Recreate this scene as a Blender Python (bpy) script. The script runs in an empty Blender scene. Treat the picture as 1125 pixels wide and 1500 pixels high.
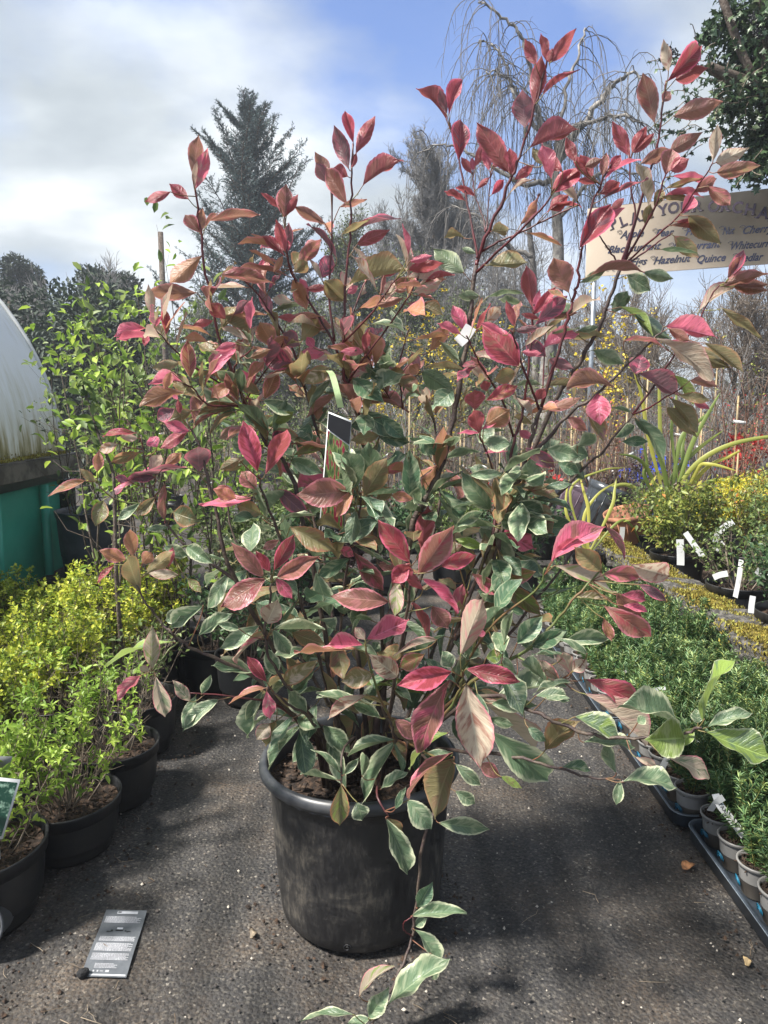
import bpy, math, random
import numpy as np
from mathutils import Vector, Matrix

# ------------------------------------------------------------------ camera, sky, sun
scene = bpy.context.scene
COL = scene.collection
PITCH = math.radians(8.4); CAMH = 1.35; FPX = 1500 * 26 / 36.0
cam = bpy.data.cameras.new('camera'); cam.lens = 26; cam.sensor_fit = 'VERTICAL'; cam.sensor_height = 36; cam.sensor_width = 27
cam.clip_start = 0.05; cam.clip_end = 2000
camo = bpy.data.objects.new('camera', cam); COL.objects.link(camo)
camo.location = (0, 0, CAMH); camo.rotation_euler = (math.radians(90) - PITCH, 0, 0)
scene.camera = camo
SUN_AZ = math.radians(-112); SUN_EL = math.radians(54)      # azimuth from +Y, clockwise
world = bpy.data.worlds.new('World'); scene.world = world; world.use_nodes = True
wn = world.node_tree.nodes; wl = world.node_tree.links; wn.clear()
def N(nodes, t, **kw):
    n = nodes.new(t)
    for k, v in kw.items():
        if k == 'inp':
            for a, b in v.items(): n.inputs[a].default_value = b
        else: setattr(n, k, v)
    return n
def ramp(nodes, stops, interp='LINEAR'):
    r = nodes.new('ShaderNodeValToRGB'); r.color_ramp.interpolation = interp
    e = r.color_ramp.elements
    while len(e) < len(stops): e.new(0.5)
    for el, (p, c) in zip(e, stops):
        el.position = p; el.color = (c[0], c[1], c[2], 1) if hasattr(c, '__len__') else (c, c, c, 1)
    return r
wo = N(wn, 'ShaderNodeOutputWorld'); bg = N(wn, 'ShaderNodeBackground', inp={'Strength': 0.10})
sky = N(wn, 'ShaderNodeTexSky', sky_type='NISHITA', sun_disc=False, sun_elevation=SUN_EL, sun_rotation=SUN_AZ)
sky.air_density = 1.0; sky.dust_density = 0.6
tc = N(wn, 'ShaderNodeTexCoord')
sp = N(wn, 'ShaderNodeSeparateXYZ'); wl.new(tc.outputs['Generated'], sp.inputs[0])
# cloud layer: direction projected on a plane overhead so that clouds flatten to the horizon
zz = N(wn, 'ShaderNodeMath', operation='MAXIMUM', inp={1: 0.0}); wl.new(sp.outputs['Z'], zz.inputs[0])
za = N(wn, 'ShaderNodeMath', operation='ADD', inp={1: 0.32}); wl.new(zz.outputs[0], za.inputs[0])
vd = N(wn, 'ShaderNodeVectorMath', operation='DIVIDE'); cz = N(wn, 'ShaderNodeCombineXYZ')
wl.new(tc.outputs['Generated'], vd.inputs[0])
for i in range(3): wl.new(za.outputs[0], cz.inputs[i])
wl.new(cz.outputs[0], vd.inputs[1])
mp = N(wn, 'ShaderNodeMapping', inp={'Location': (2.4, 7.7, 5.0), 'Scale': (1.0, 1.25, 1.0)}); wl.new(vd.outputs[0], mp.inputs[0])
n1 = N(wn, 'ShaderNodeTexNoise', inp={'Scale': 1.25, 'Detail': 7.0, 'Roughness': 0.52, 'Distortion': 0.25}); wl.new(mp.outputs[0], n1.inputs['Vector'])
n2 = N(wn, 'ShaderNodeTexNoise', inp={'Scale': 2.0, 'Detail': 6.0, 'Roughness': 0.5}); wl.new(mp.outputs[0], n2.inputs['Vector'])
cov = ramp(wn, [(0.36, 0.12), (0.47, 0.7), (0.58, 1.0)]); wl.new(n1.outputs['Fac'], cov.inputs[0])
hz = N(wn, 'ShaderNodeMapRange', inp={'From Min': 0.0, 'From Max': 0.45, 'To Min': 1.0, 'To Max': 0.0}); wl.new(sp.outputs['Z'], hz.inputs[0])
cmx = N(wn, 'ShaderNodeMath', operation='MAXIMUM'); wl.new(cov.outputs[0], cmx.inputs[0]); wl.new(hz.outputs[0], cmx.inputs[1])
shade = ramp(wn, [(0.36, (1.85, 2.1, 2.3)), (0.5, (2.55, 2.8, 3.0)), (0.66, (4.0, 4.2, 4.3))]); wl.new(n2.outputs['Fac'], shade.inputs[0])
mix = N(wn, 'ShaderNodeMix', data_type='RGBA'); wl.new(cmx.outputs[0], mix.inputs[0])
skm = N(wn, 'ShaderNodeVectorMath', operation='MULTIPLY', inp={1: (.46, .58, .84)}); wl.new(sky.outputs[0], skm.inputs[0])
wl.new(skm.outputs[0], mix.inputs[6]); wl.new(shade.outputs[0], mix.inputs[7])
wl.new(mix.outputs[2], bg.inputs['Color']); wl.new(bg.outputs[0], wo.inputs['Surface'])
sund = bpy.data.lights.new('sun', 'SUN'); sund.energy = 4.0; sund.angle = math.radians(7); sund.color = (1.0, 0.95, 0.88)
suno = bpy.data.objects.new('sun', sund); COL.objects.link(suno)
sv = Vector((math.sin(SUN_AZ) * math.cos(SUN_EL), math.cos(SUN_AZ) * math.cos(SUN_EL), math.sin(SUN_EL)))
suno.rotation_euler = sv.to_track_quat('Z', 'Y').to_euler(); suno.location = sv * 30
vs = scene.view_settings; vs.view_transform = 'Standard'; vs.look = 'None'; vs.gamma = 1; vs.use_curve_mapping = False
vs.exposure = 1.45
scene.cycles.max_bounces = 8; scene.cycles.transparent_max_bounces = 8

# ------------------------------------------------------------------ helpers
rng = np.random.default_rng(7)
cp, spn = math.cos(PITCH), math.sin(PITCH)
def at(px, py, Y):
    """point of the place seen at a photograph pixel, Y metres ahead of the camera"""
    x = (px - 562.5) / FPX; v = -(py - 750) / FPX
    d = np.array([x, cp + v * spn, -spn + v * cp])
    return np.array([0, 0, CAMH]) + d * (Y / d[1])
def unit(a):
    a = np.asarray(a, float); return a / (np.linalg.norm(a, axis=-1, keepdims=True) + 1e-12)

class MB:
    def __init__(s): s.v = []; s.a = []; s.q = []; s.t = []; s.n = 0
    def add(s, v, q=None, t=None, a=None):
        v = np.asarray(v, float).reshape(-1, 3)
        s.v.append(v)
        s.a.append(np.zeros_like(v) if a is None else np.asarray(a, float).reshape(-1, 3))
        if q is not None and len(q): s.q.append(np.asarray(q, int).reshape(-1, 4) + s.n)
        if t is not None and len(t): s.t.append(np.asarray(t, int).reshape(-1, 3) + s.n)
        s.n += len(v); return s
    def mesh(s, name, mats, off=(0, 0, 0), smooth=True):
        v = np.concatenate(s.v) - np.asarray(off); a = np.concatenate(s.a)
        q = np.concatenate(s.q) if s.q else np.zeros((0, 4), int)
        t = np.concatenate(s.t) if s.t else np.zeros((0, 3), int)
        me = bpy.data.meshes.new(name)
        me.vertices.add(len(v)); me.vertices.foreach_set('co', v.astype(np.float32).ravel())
        li = np.concatenate([q.ravel(), t.ravel()]); me.loops.add(len(li)); me.loops.foreach_set('vertex_index', li.astype(np.int32))
        me.polygons.add(len(q) + len(t))
        ls = np.concatenate([np.arange(len(q)) * 4, len(q) * 4 + np.arange(len(t)) * 3]); me.polygons.foreach_set('loop_start', ls.astype(np.int32))
        me.update(calc_edges=True); me.validate()
        at_ = me.attributes.new('lf', 'FLOAT_VECTOR', 'POINT'); at_.data.foreach_set('vector', a.astype(np.float32).ravel())
        if smooth: me.shade_smooth()
        for m in (mats if isinstance(mats, (list, tuple)) else [mats]): me.materials.append(m)
        return me

def thing(name, label, cat, loc=(0, 0, 0), group=None):
    o = bpy.data.objects.new(name, None); COL.objects.link(o); o.location = loc; o.empty_display_size = 0.05
    o['label'] = label; o['category'] = cat
    if group: o['group'] = group
    return o
def part(parent, name, mb, mat, kind=None, label=None, smooth=True, world_coords=True):
    off = tuple(parent.location) if (parent is not None and world_coords and parent.type == 'EMPTY') else (0, 0, 0)
    if parent is not None and world_coords and parent.parent is not None: off = tuple(parent.parent.location)
    if parent is not None and world_coords and parent.type == 'MESH': off = tuple(parent.parent.location) if parent.parent else (0, 0, 0)
    me = mb if isinstance(mb, bpy.types.Mesh) else mb.mesh(name, mat, off, smooth)
    o = bpy.data.objects.new(name, me); COL.objects.link(o)
    if parent is not None: o.parent = parent
    if kind: o['kind'] = kind
    if label: o['label'] = label
    return o
def solo(name, mb, mat, label=None, cat=None, kind=None, group=None, smooth=True):
    o = part(None, name, mb, mat, kind, label, smooth)
    if cat: o['category'] = cat
    if group: o['group'] = group
    return o
def kids(o): return [c for c in CH.get(o.name, [])]
CH = {}
def index_children():
    CH.clear()
    for o in COL.objects:
        if o.parent: CH.setdefault(o.parent.name, []).append(o)
def dup(root, loc, rz=0, sc=1, label=None, group=None, skip=()):
    def cpy(o, par):
        c = o.copy(); COL.objects.link(c)
        if par: c.parent = par
        for ch in CH.get(o.name, []):
            if ch.name.split('.')[0] not in skip: cpy(ch, c)
        return c
    r = cpy(root, None); r.location = loc; r.rotation_euler = (0, 0, rz); r.scale = (sc, sc, sc) if not hasattr(sc, '__len__') else sc
    if label: r['label'] = label
    if group: r['group'] = group
    return r

def tube(mb, pts, rad, k=6, cap=True, rnd=0.0):
    P = np.asarray(pts, float); n = len(P); R = np.broadcast_to(np.asarray(rad, float), (n,)) if np.ndim(rad) == 0 else np.asarray(rad, float)
    T = unit(np.gradient(P, axis=0)); ref = np.array([0.31, 0.22, 0.92]) if abs(T[0][2]) < 0.8 else np.array([1.0, 0.1, 0])
    u = unit(np.cross(T, ref)); w = np.cross(T, u)
    ang = np.arange(k) * 2 * math.pi / k
    V = P[:, None] + R[:, None, None] * (np.cos(ang)[None, :, None] * u[:, None] + np.sin(ang)[None, :, None] * w[:, None])
    V = V.reshape(-1, 3); i = np.arange(n - 1)[:, None] * k; j = np.arange(k)[None]; j2 = (j + 1) % k
    q = np.stack([i + j, i + j2, i + k + j2, i + k + j], -1).reshape(-1, 4)
    a = np.zeros((n * k, 3)); a[:, 1] = np.repeat(np.linspace(0, 1, n), k); a[:, 2] = rnd
    if cap:
        V = np.vstack([V, P[0], P[-1]]); a = np.vstack([a, [0, 0, rnd], [0, 1, rnd]])
        t = [(n * k, (x + 1) % k, x) for x in range(k)] + [(n * k + 1, (n - 1) * k + x, (n - 1) * k + (x + 1) % k) for x in range(k)]
        mb.add(V, q, t, a)
    else: mb.add(V, q, None, a)
def smooth_pts(pts, sub=4):
    P = np.asarray(pts, float); n = len(P)
    if n < 3: return np.array([P[0] + (P[-1] - P[0]) * t for t in np.linspace(0, 1, sub + 1)])
    Q = np.vstack([2 * P[0] - P[1], P, 2 * P[-1] - P[-2]]); out = []
    for i in range(1, n):
        p0, p1, p2, p3 = Q[i - 1], Q[i], Q[i + 1], Q[i + 2]
        for t in np.linspace(0, 1, sub, endpoint=False):
            out.append(0.5 * (2 * p1 + (p2 - p0) * t + (2 * p0 - 5 * p1 + 4 * p2 - p3) * t * t + (3 * p1 - p0 - 3 * p2 + p3) * t ** 3))
    out.append(P[-1]); return np.array(out)
def segs(mb, A, B, ra, rb, k=3):
    """many separate tapered twigs at once"""
    A = np.asarray(A, float); B = np.asarray(B, float); n = len(A)
    if n == 0: return
    T = unit(B - A); ref = np.where(np.abs(T[:, 2:3]) < 0.8, [[0.1, 0.2, 1.0]], [[1.0, 0.3, 0.1]])
    u = unit(np.cross(T, ref)); w = np.cross(T, u); ang = np.arange(k) * 2 * math.pi / k
    ra = np.broadcast_to(ra, (n,)); rb = np.broadcast_to(rb, (n,))
    ring = np.cos(ang)[None, :, None] * u[:, None] + np.sin(ang)[None, :, None] * w[:, None]
    V = np.concatenate([A[:, None] + ring * ra[:, None, None], B[:, None] + ring * rb[:, None, None]], 1).reshape(-1, 3)
    i = np.arange(n)[:, None] * 2 * k; j = np.arange(k)[None]; j2 = (j + 1) % k
    q = np.stack([i + j, i + j2, i + k + j2, i + k + j], -1).reshape(-1, 4)
    mb.add(V, q)
LEAF4 = (np.array([[0, 0, 0], [-.5, .45, .12], [0, 1, -.08], [.5, .45, .12]], float), np.array([[0, 3, 2], [0, 2, 1]]))
NEEDLE = (np.array([[-.5, 0, 0], [.5, 0, 0], [0, 1, 0]], float), np.array([[0, 1, 2]]))
LEAF6 = (np.array([[0, 0, 0], [-.42, .3, .1], [-.38, .66, .08], [0, 1, -.12], [.38, .66, .08], [.42, .3, .1], [0, .5, 0]], float),
         np.array([[0, 6, 1], [1, 6, 2], [2, 6, 3], [3, 6, 4], [4, 6, 5], [5, 6, 0]]))
IVY = (np.array([[0, 0, 0], [-.5, -.05, -.03], [-.28, .35, .05], [-.55, .55, -.05], [-.15, .6, .05], [0, 1, -.1], [.15, .6, .05], [.55, .55, -.05], [.28, .35, .05], [.5, -.05, -.03]], float),
       np.array([[0, 2, 1], [0, 4, 2], [2, 4, 3], [0, 5, 4], [0, 6, 5], [0, 8, 6], [6, 8, 7], [0, 9, 8]]))
def leaves(mb, tpl, P, A, Nn, L, W, rnd=None, r=rng):
    tv, tf = tpl; P = np.asarray(P, float); n = len(P)
    if n == 0: return
    A = unit(A); X = unit(np.cross(A, Nn)); Z = np.cross(X, A)
    L = np.broadcast_to(L, (n,)); W = np.broadcast_to(W, (n,))
    V = P[:, None] + tv[None, :, 0:1] * X[:, None] * W[:, None, None] + tv[None, :, 1:2] * A[:, None] * L[:, None, None] + tv[None, :, 2:3] * Z[:, None] * L[:, None, None]
    m = len(tv); F = (tf[None] + (np.arange(n) * m)[:, None, None]).reshape(-1, 3)
    rr = r.random(n) if rnd is None else rnd
    a = np.zeros((n, m, 3)); a[:, :, 0] = tv[None, :, 0] + .5; a[:, :, 1] = tv[None, :, 1]; a[:, :, 2] = rr[:, None]
    mb.add(V, None, F, a)
def rdir(n, r=rng):
    return unit(r.normal(size=(n, 3)))
def lathe(mb, prof, c=(0, 0, 0), k=48, tilt=None, wob=0):
    prof = np.asarray(prof, float); n = len(prof); ang = np.arange(k) * 2 * math.pi / k
    rr = prof[:, 0][:, None] * (1 + wob * np.sin(2 * ang + 0.7)[None])
    V = np.stack([rr * np.cos(ang)[None], rr * np.sin(ang)[None], np.broadcast_to(prof[:, 1][:, None], (n, k))], -1).reshape(-1, 3)
    if tilt is not None: V = V @ np.array(tilt).T
    V = V + np.asarray(c); i = np.arange(n - 1)[:, None] * k; j = np.arange(k)[None]; j2 = (j + 1) % k
    q = np.stack([i + j, i + j2, i + k + j2, i + k + j], -1).reshape(-1, 4); mb.add(V, q)
def box(mb, c, s, R=None, bev=0.0):
    c = np.asarray(c, float); s = np.asarray(s, float) / 2
    if bev <= 0:
        v = np.array([[x, y, z] for x in (-1, 1) for y in (-1, 1) for z in (-1, 1)]) * s
        q = [[0, 1, 3, 2], [4, 6, 7, 5], [0, 4, 5, 1], [2, 3, 7, 6], [0, 2, 6, 4], [1, 5, 7, 3]]
        if R is not None: v = v @ np.asarray(R).T
        mb.add(v + c, q); return
    pts = []
    for sx in (-1, 1):
        for sy in (-1, 1):
            for sz in (-1, 1):
                for ax in range(3):
                    p = np.array([sx, sy, sz]) * s
                    for a2 in range(3):
                        if a2 != ax: p[a2] -= np.array([sx, sy, sz])[a2] * bev
                    pts.append(p)
    v = np.array(pts)
    def id_(sx, sy, sz, ax): return ((sx * 2 + sy) * 2 + sz) * 3 + ax
    q = []; t = []
    for ax in range(3):
        o1, o2 = [a for a in range(3) if a != ax]
        for s_ in (0, 1):
            f = []
            for (p, r_) in ((0, 0), (1, 0), (1, 1), (0, 1)):
                b = [0, 0, 0]; b[ax] = s_; b[o1] = p; b[o2] = r_; f.append(id_(*b, ax))
            q.append(f)
    for a1 in range(3):
        for a2 in range(a1 + 1, 3):
            o = 3 - a1 - a2
            for s1 in (0, 1):
                for s2 in (0, 1):
                    b0 = [0, 0, 0]; b0[a1] = s1; b0[a2] = s2; b1 = list(b0); b1[o] = 1
                    q.append([id_(*b0, a1), id_(*b0, a2), id_(*b1, a2), id_(*b1, a1)])
    for sx in (0, 1):
        for sy in (0, 1):
            for sz in (0, 1): t.append([id_(sx, sy, sz, 0), id_(sx, sy, sz, 1), id_(sx, sy, sz, 2)])
    if R is not None: v = v @ np.asarray(R).T
    mb.add(v + c, q, t)
def rotz(a): return np.array([[math.cos(a), -math.sin(a), 0], [math.sin(a), math.cos(a), 0], [0, 0, 1]])
def rotx(a): return np.array([[1, 0, 0], [0, math.cos(a), -math.sin(a)], [0, math.sin(a), math.cos(a)]])
def roty(a): return np.array([[math.cos(a), 0, math.sin(a)], [0, 1, 0], [-math.sin(a), 0, math.cos(a)]])

# ------------------------------------------------------------------ materials
def newmat(name):
    m = bpy.data.materials.new(name); m.use_nodes = True; nt = m.node_tree; nt.nodes.clear()
    return m, nt.nodes, nt.links
def plain(name, base, rough=0.6, noise=None, amount=0.25, scale=8.0, bump=0.0, bscale=None, spec=0.5, metallic=0.0, second=None, thr=(0.45, 0.6), trans=0.0, obj=True):
    m, n, l = newmat(name); out = N(n, 'ShaderNodeOutputMaterial'); b = N(n, 'ShaderNodeBsdfPrincipled', inp={'Roughness': rough, 'Metallic': metallic, 'Specular IOR Level': spec})
    t = N(n, 'ShaderNodeTexCoord'); nz = N(n, 'ShaderNodeTexNoise', inp={'Scale': scale, 'Detail': 6.0, 'Roughness': 0.62}); l.new(t.outputs['Object'], nz.inputs['Vector'])
    c2 = second if second else tuple(x * (1 + amount) for x in base)
    lo = base if second else tuple(x * (1 - amount) for x in base)
    r = ramp(n, [(thr[0], lo), (thr[1], c2)]); l.new(nz.outputs['Fac'], r.inputs[0]); l.new(r.outputs[0], b.inputs['Base Color'])
    if bump:
        nb = N(n, 'ShaderNodeTexNoise', inp={'Scale': bscale or scale * 4, 'Detail': 5.0}); l.new(t.outputs['Object'], nb.inputs['Vector'])
        bp = N(n, 'ShaderNodeBump', inp={'Strength': bump, 'Distance': 0.01}); l.new(nb.outputs['Fac'], bp.inputs['Height']); l.new(bp.outputs[0], b.inputs['Normal'])
    if trans:
        tr = N(n, 'ShaderNodeBsdfTranslucent'); l.new(r.outputs[0], tr.inputs['Color']); mx = N(n, 'ShaderNodeMixShader', inp={0: trans})
        l.new(b.outputs[0], mx.inputs[1]); l.new(tr.outputs[0], mx.inputs[2]); l.new(mx.outputs[0], out.inputs[0])
    else: l.new(b.outputs[0], out.inputs[0])
    return m
def foliage(name, stops, rough=0.5, trans=0.3, spec=0.4, objrand=0.15):
    """colour by the leaf's own random number, mixed with a slow noise over the plant"""
    m, n, l = newmat(name); out = N(n, 'ShaderNodeOutputMaterial'); b = N(n, 'ShaderNodeBsdfPrincipled', inp={'Roughness': rough, 'Specular IOR Level': spec})
    a = N(n, 'ShaderNodeAttribute', attribute_name='lf'); s = N(n, 'ShaderNodeSeparateXYZ'); l.new(a.outputs['Vector'], s.inputs[0])
    oi = N(n, 'ShaderNodeObjectInfo'); t = N(n, 'ShaderNodeTexCoord'); nz = N(n, 'ShaderNodeTexNoise', inp={'Scale': 3.0, 'Detail': 2.0}); l.new(t.outputs['Object'], nz.inputs['Vector'])
    m1 = N(n, 'ShaderNodeMath', operation='MULTIPLY_ADD', inp={1: 0.9, 2: -0.2}); l.new(s.outputs['Z'], m1.inputs[0])
    m2 = N(n, 'ShaderNodeMath', operation='MULTIPLY_ADD', inp={1: 0.5}); l.new(nz.outputs['Fac'], m2.inputs[0]); l.new(m1.outputs[0], m2.inputs[2])
    m3 = N(n, 'ShaderNodeMath', operation='MULTIPLY_ADD', inp={1: objrand}); l.new(oi.outputs['Random'], m3.inputs[0]); l.new(m2.outputs[0], m3.inputs[2])
    r = ramp(n, stops); l.new(m3.outputs[0], r.inputs[0]); l.new(r.outputs[0], b.inputs['Base Color'])
    tr = N(n, 'ShaderNodeBsdfTranslucent'); l.new(r.outputs[0], tr.inputs['Color']); mx = N(n, 'ShaderNodeMixShader', inp={0: trans})
    l.new(b.outputs[0], mx.inputs[1]); l.new(tr.outputs[0], mx.inputs[2]); l.new(mx.outputs[0], out.inputs[0])
    return m
PAL = dict(R=(.35, .066, .082), K=(.70, .15, .24), M=(.30, .14, .105), O=(.45, .22, .12), P=(.22, .105, .13), V=(.24, .21, .10),
           G=(.14, .215, .12), D=(.08, .15, .085), C=(.55, .45, .34), Y=(.27, .38, .09), W=(.60, .63, .42), I=(.74, .27, .31))
LM = {}
def leafmat(code):
    if code in LM: return LM[code]
    A = PAL[code[0]]; mg = {'R': 'K', 'K': 'I', 'M': 'I', 'O': 'I', 'P': 'K', 'V': 'O', 'G': 'W', 'D': 'W', 'C': 'I', 'Y': 'W'}[code[0]]
    Bc = PAL[code[1] if len(code) > 1 else mg]; MG = PAL[mg]
    m, n, l = newmat('leaf_' + code); out = N(n, 'ShaderNodeOutputMaterial'); b = N(n, 'ShaderNodeBsdfPrincipled', inp={'Roughness': 0.31, 'Specular IOR Level': 0.6})
    a = N(n, 'ShaderNodeAttribute', attribute_name='lf'); s = N(n, 'ShaderNodeSeparateXYZ'); l.new(a.outputs['Vector'], s.inputs[0])
    oi = N(n, 'ShaderNodeObjectInfo')
    rs = N(n, 'ShaderNodeMath', operation='ADD'); l.new(oi.outputs['Random'], rs.inputs[0]); l.new(s.outputs['Z'], rs.inputs[1])
    rf = N(n, 'ShaderNodeMath', operation='FRACT'); l.new(rs.outputs[0], rf.inputs[0])
    off = N(n, 'ShaderNodeMath', operation='MULTIPLY', inp={1: 57.0}); l.new(rf.outputs[0], off.inputs[0])
    cb = N(n, 'ShaderNodeCombineXYZ'); l.new(s.outputs['X'], cb.inputs[0]); v2 = N(n, 'ShaderNodeMath', operation='MULTIPLY', inp={1: 3.4}); l.new(v2.outputs[0], cb.inputs[1]); l.new(off.outputs[0], cb.inputs[2])
    e0 = N(n, 'ShaderNodeMath', operation='SUBTRACT', inp={1: .5}); l.new(s.outputs['X'], e0.inputs[0]); e1 = N(n, 'ShaderNodeMath', operation='ABSOLUTE'); l.new(e0.outputs[0], e1.inputs[0])
    e = N(n, 'ShaderNodeMath', operation='MULTIPLY', inp={1: 2.0}); l.new(e1.outputs[0], e.inputs[0])
    nz = N(n, 'ShaderNodeTexNoise', inp={'Scale': 3.2, 'Detail': 4.0, 'Roughness': .6}); l.new(cb.outputs[0], nz.inputs['Vector'])
    nf = N(n, 'ShaderNodeTexNoise', inp={'Scale': 2.0, 'Detail': 3.0}); l.new(cb.outputs[0], nf.inputs['Vector'])
    # margin
    wd = {'G': .58, 'D': .25, 'Y': .3, 'C': .35}.get(code[0], .50)
    me = N(n, 'ShaderNodeMath', operation='MULTIPLY_ADD', inp={1: wd}); l.new(nz.outputs['Fac'], me.inputs[0]); l.new(e.outputs[0], me.inputs[2])
    mr = N(n, 'ShaderNodeMapRange', inp={'From Min': 1.02, 'From Max': 1.16}); l.new(me.outputs[0], mr.inputs[0])
    # patches
    pt = N(n, 'ShaderNodeMapRange', inp={'From Min': .50, 'From Max': .62}); l.new(nf.outputs['Fac'], pt.inputs[0])
    pm = N(n, 'ShaderNodeMath', operation='MULTIPLY', inp={1: .9 if len(code) > 1 else .35}); l.new(pt.outputs[0], pm.inputs[0])
    c1 = N(n, 'ShaderNodeMix', data_type='RGBA'); c1.inputs[6].default_value = (*A, 1); c1.inputs[7].default_value = (*Bc, 1); l.new(pm.outputs[0], c1.inputs[0])
    # brightness variation
    br = N(n, 'ShaderNodeMapRange', inp={'To Min': .72, 'To Max': 1.3}); l.new(rf.outputs[0], br.inputs[0])
    cv = N(n, 'ShaderNodeVectorMath', operation='SCALE'); l.new(c1.outputs[2], cv.inputs[0]); l.new(br.outputs[0], cv.inputs['Scale'])
    c2 = N(n, 'ShaderNodeMix', data_type='RGBA'); c2.inputs[7].default_value = (*MG, 1); l.new(mr.outputs[0], c2.inputs[0]); l.new(cv.outputs[0], c2.inputs[6])
    # brown blemishes
    sn = N(n, 'ShaderNodeTexNoise', inp={'Scale': 6.5, 'Detail': 3.0, 'Roughness': .7}); l.new(cb.outputs[0], sn.inputs['Vector']); sm = N(n, 'ShaderNodeMapRange', inp={'From Min': .68, 'From Max': .73, 'To Max': .75}); l.new(sn.outputs['Fac'], sm.inputs[0])
    c2b = N(n, 'ShaderNodeMix', data_type='RGBA'); c2b.inputs[7].default_value = (.13, .065, .035, 1); l.new(sm.outputs[0], c2b.inputs[0]); l.new(c2.outputs[2], c2b.inputs[6])
    # side veins slant forward; midrib paler
    va = N(n, 'ShaderNodeMath', operation='MULTIPLY_ADD', inp={1: -.22}); l.new(e.outputs[0], va.inputs[0]); l.new(s.outputs['Y'], va.inputs[2])
    l.new(va.outputs[0], v2.inputs[0])
    vb = N(n, 'ShaderNodeMath', operation='MULTIPLY', inp={1: 82.0}); l.new(va.outputs[0], vb.inputs[0]); vc = N(n, 'ShaderNodeMath', operation='SINE'); l.new(vb.outputs[0], vc.inputs[0])
    vp = N(n, 'ShaderNodeMapRange', inp={'From Min': .75, 'From Max': 1.0, 'To Max': .22}); l.new(vc.outputs[0], vp.inputs[0])
    rb = N(n, 'ShaderNodeMapRange', inp={'From Min': .07, 'From Max': .03, 'To Max': .6}); l.new(e.outputs[0], rb.inputs[0])
    vm = N(n, 'ShaderNodeMath', operation='MAXIMUM'); l.new(vp.outputs[0], vm.inputs[0]); l.new(rb.outputs[0], vm.inputs[1])
    c3 = N(n, 'ShaderNodeMix', data_type='RGBA'); l.new(vm.outputs[0], c3.inputs[0]); l.new(c2b.outputs[2], c3.inputs[6])
    vein = tuple(min(.8, x * 1.5 + .06) for x in (A if code[0] not in 'GD' else (.16, .22, .10))); c3.inputs[7].default_value = (*vein, 1)
    # paler underside
    gm = N(n, 'ShaderNodeNewGeometry'); und = N(n, 'ShaderNodeMix', data_type='RGBA'); pale = tuple(x * .75 + y for x, y in zip(A, (.09, .075, .04)))
    bf = N(n, 'ShaderNodeMath', operation='MULTIPLY', inp={1: .45}); l.new(gm.outputs['Backfacing'], bf.inputs[0]); l.new(bf.outputs[0], und.inputs[0])
    l.new(c3.outputs[2], und.inputs[6]); und.inputs[7].default_value = (*pale, 1); l.new(und.outputs[2], b.inputs['Base Color'])
    hb = N(n, 'ShaderNodeMath', operation='MULTIPLY_ADD', inp={1: -.5}); l.new(vm.outputs[0], hb.inputs[0]); l.new(nz.outputs['Fac'], hb.inputs[2])
    bp = N(n, 'ShaderNodeBump', inp={'Strength': .6, 'Distance': .006}); l.new(hb.outputs[0], bp.inputs['Height']); l.new(bp.outputs[0], b.inputs['Normal'])
    tr = N(n, 'ShaderNodeBsdfTranslucent'); l.new(und.outputs[2], tr.inputs['Color']); mx = N(n, 'ShaderNodeMixShader', inp={0: .45 if code[0] not in 'GD' else .32})
    l.new(b.outputs[0], mx.inputs[1]); l.new(tr.outputs[0], mx.inputs[2]); l.new(mx.outputs[0], out.inputs[0])
    LM[code] = m; return m

M_blackpot = plain('black_plastic', (.012, .013, .015), .45, second=(.035, .032, .028), scale=6, thr=(.45, .75), bump=.05, bscale=60)
M_soil = plain('potting_compost', (.018, .011, .007), .95, second=(.075, .045, .028), scale=70, bump=1.0, bscale=90)
M_bark = plain('brown_bark', (.07, .05, .038), .85, second=(.13, .105, .085), scale=30, bump=.6, bscale=80)
M_redstem = plain('red_stem', (.10, .018, .022), .45, second=(.06, .02, .02), scale=14)
M_stem = plain('photinia_stem', (.055, .035, .032), .6, second=(.10, .075, .055), scale=40, bump=.3)
M_petiole = plain('leaf_stalk', (.17, .07, .04), .5, second=(.20, .20, .07), scale=10)
M_twig = plain('twig', (.13, .10, .075), .8, second=(.24, .195, .15), scale=12)
M_greytwig = plain('grey_twig', (.17, .165, .16), .9, second=(.28, .27, .26), scale=2)
M_birchtwig = plain('birch_twig', (.085, .08, .075), .9, second=(.15, .14, .13), scale=2)
M_white = plain('white_plastic', (.58, .59, .58), .4, amount=.06)
M_black = plain('black_print', (.01, .01, .012), .5)
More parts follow.
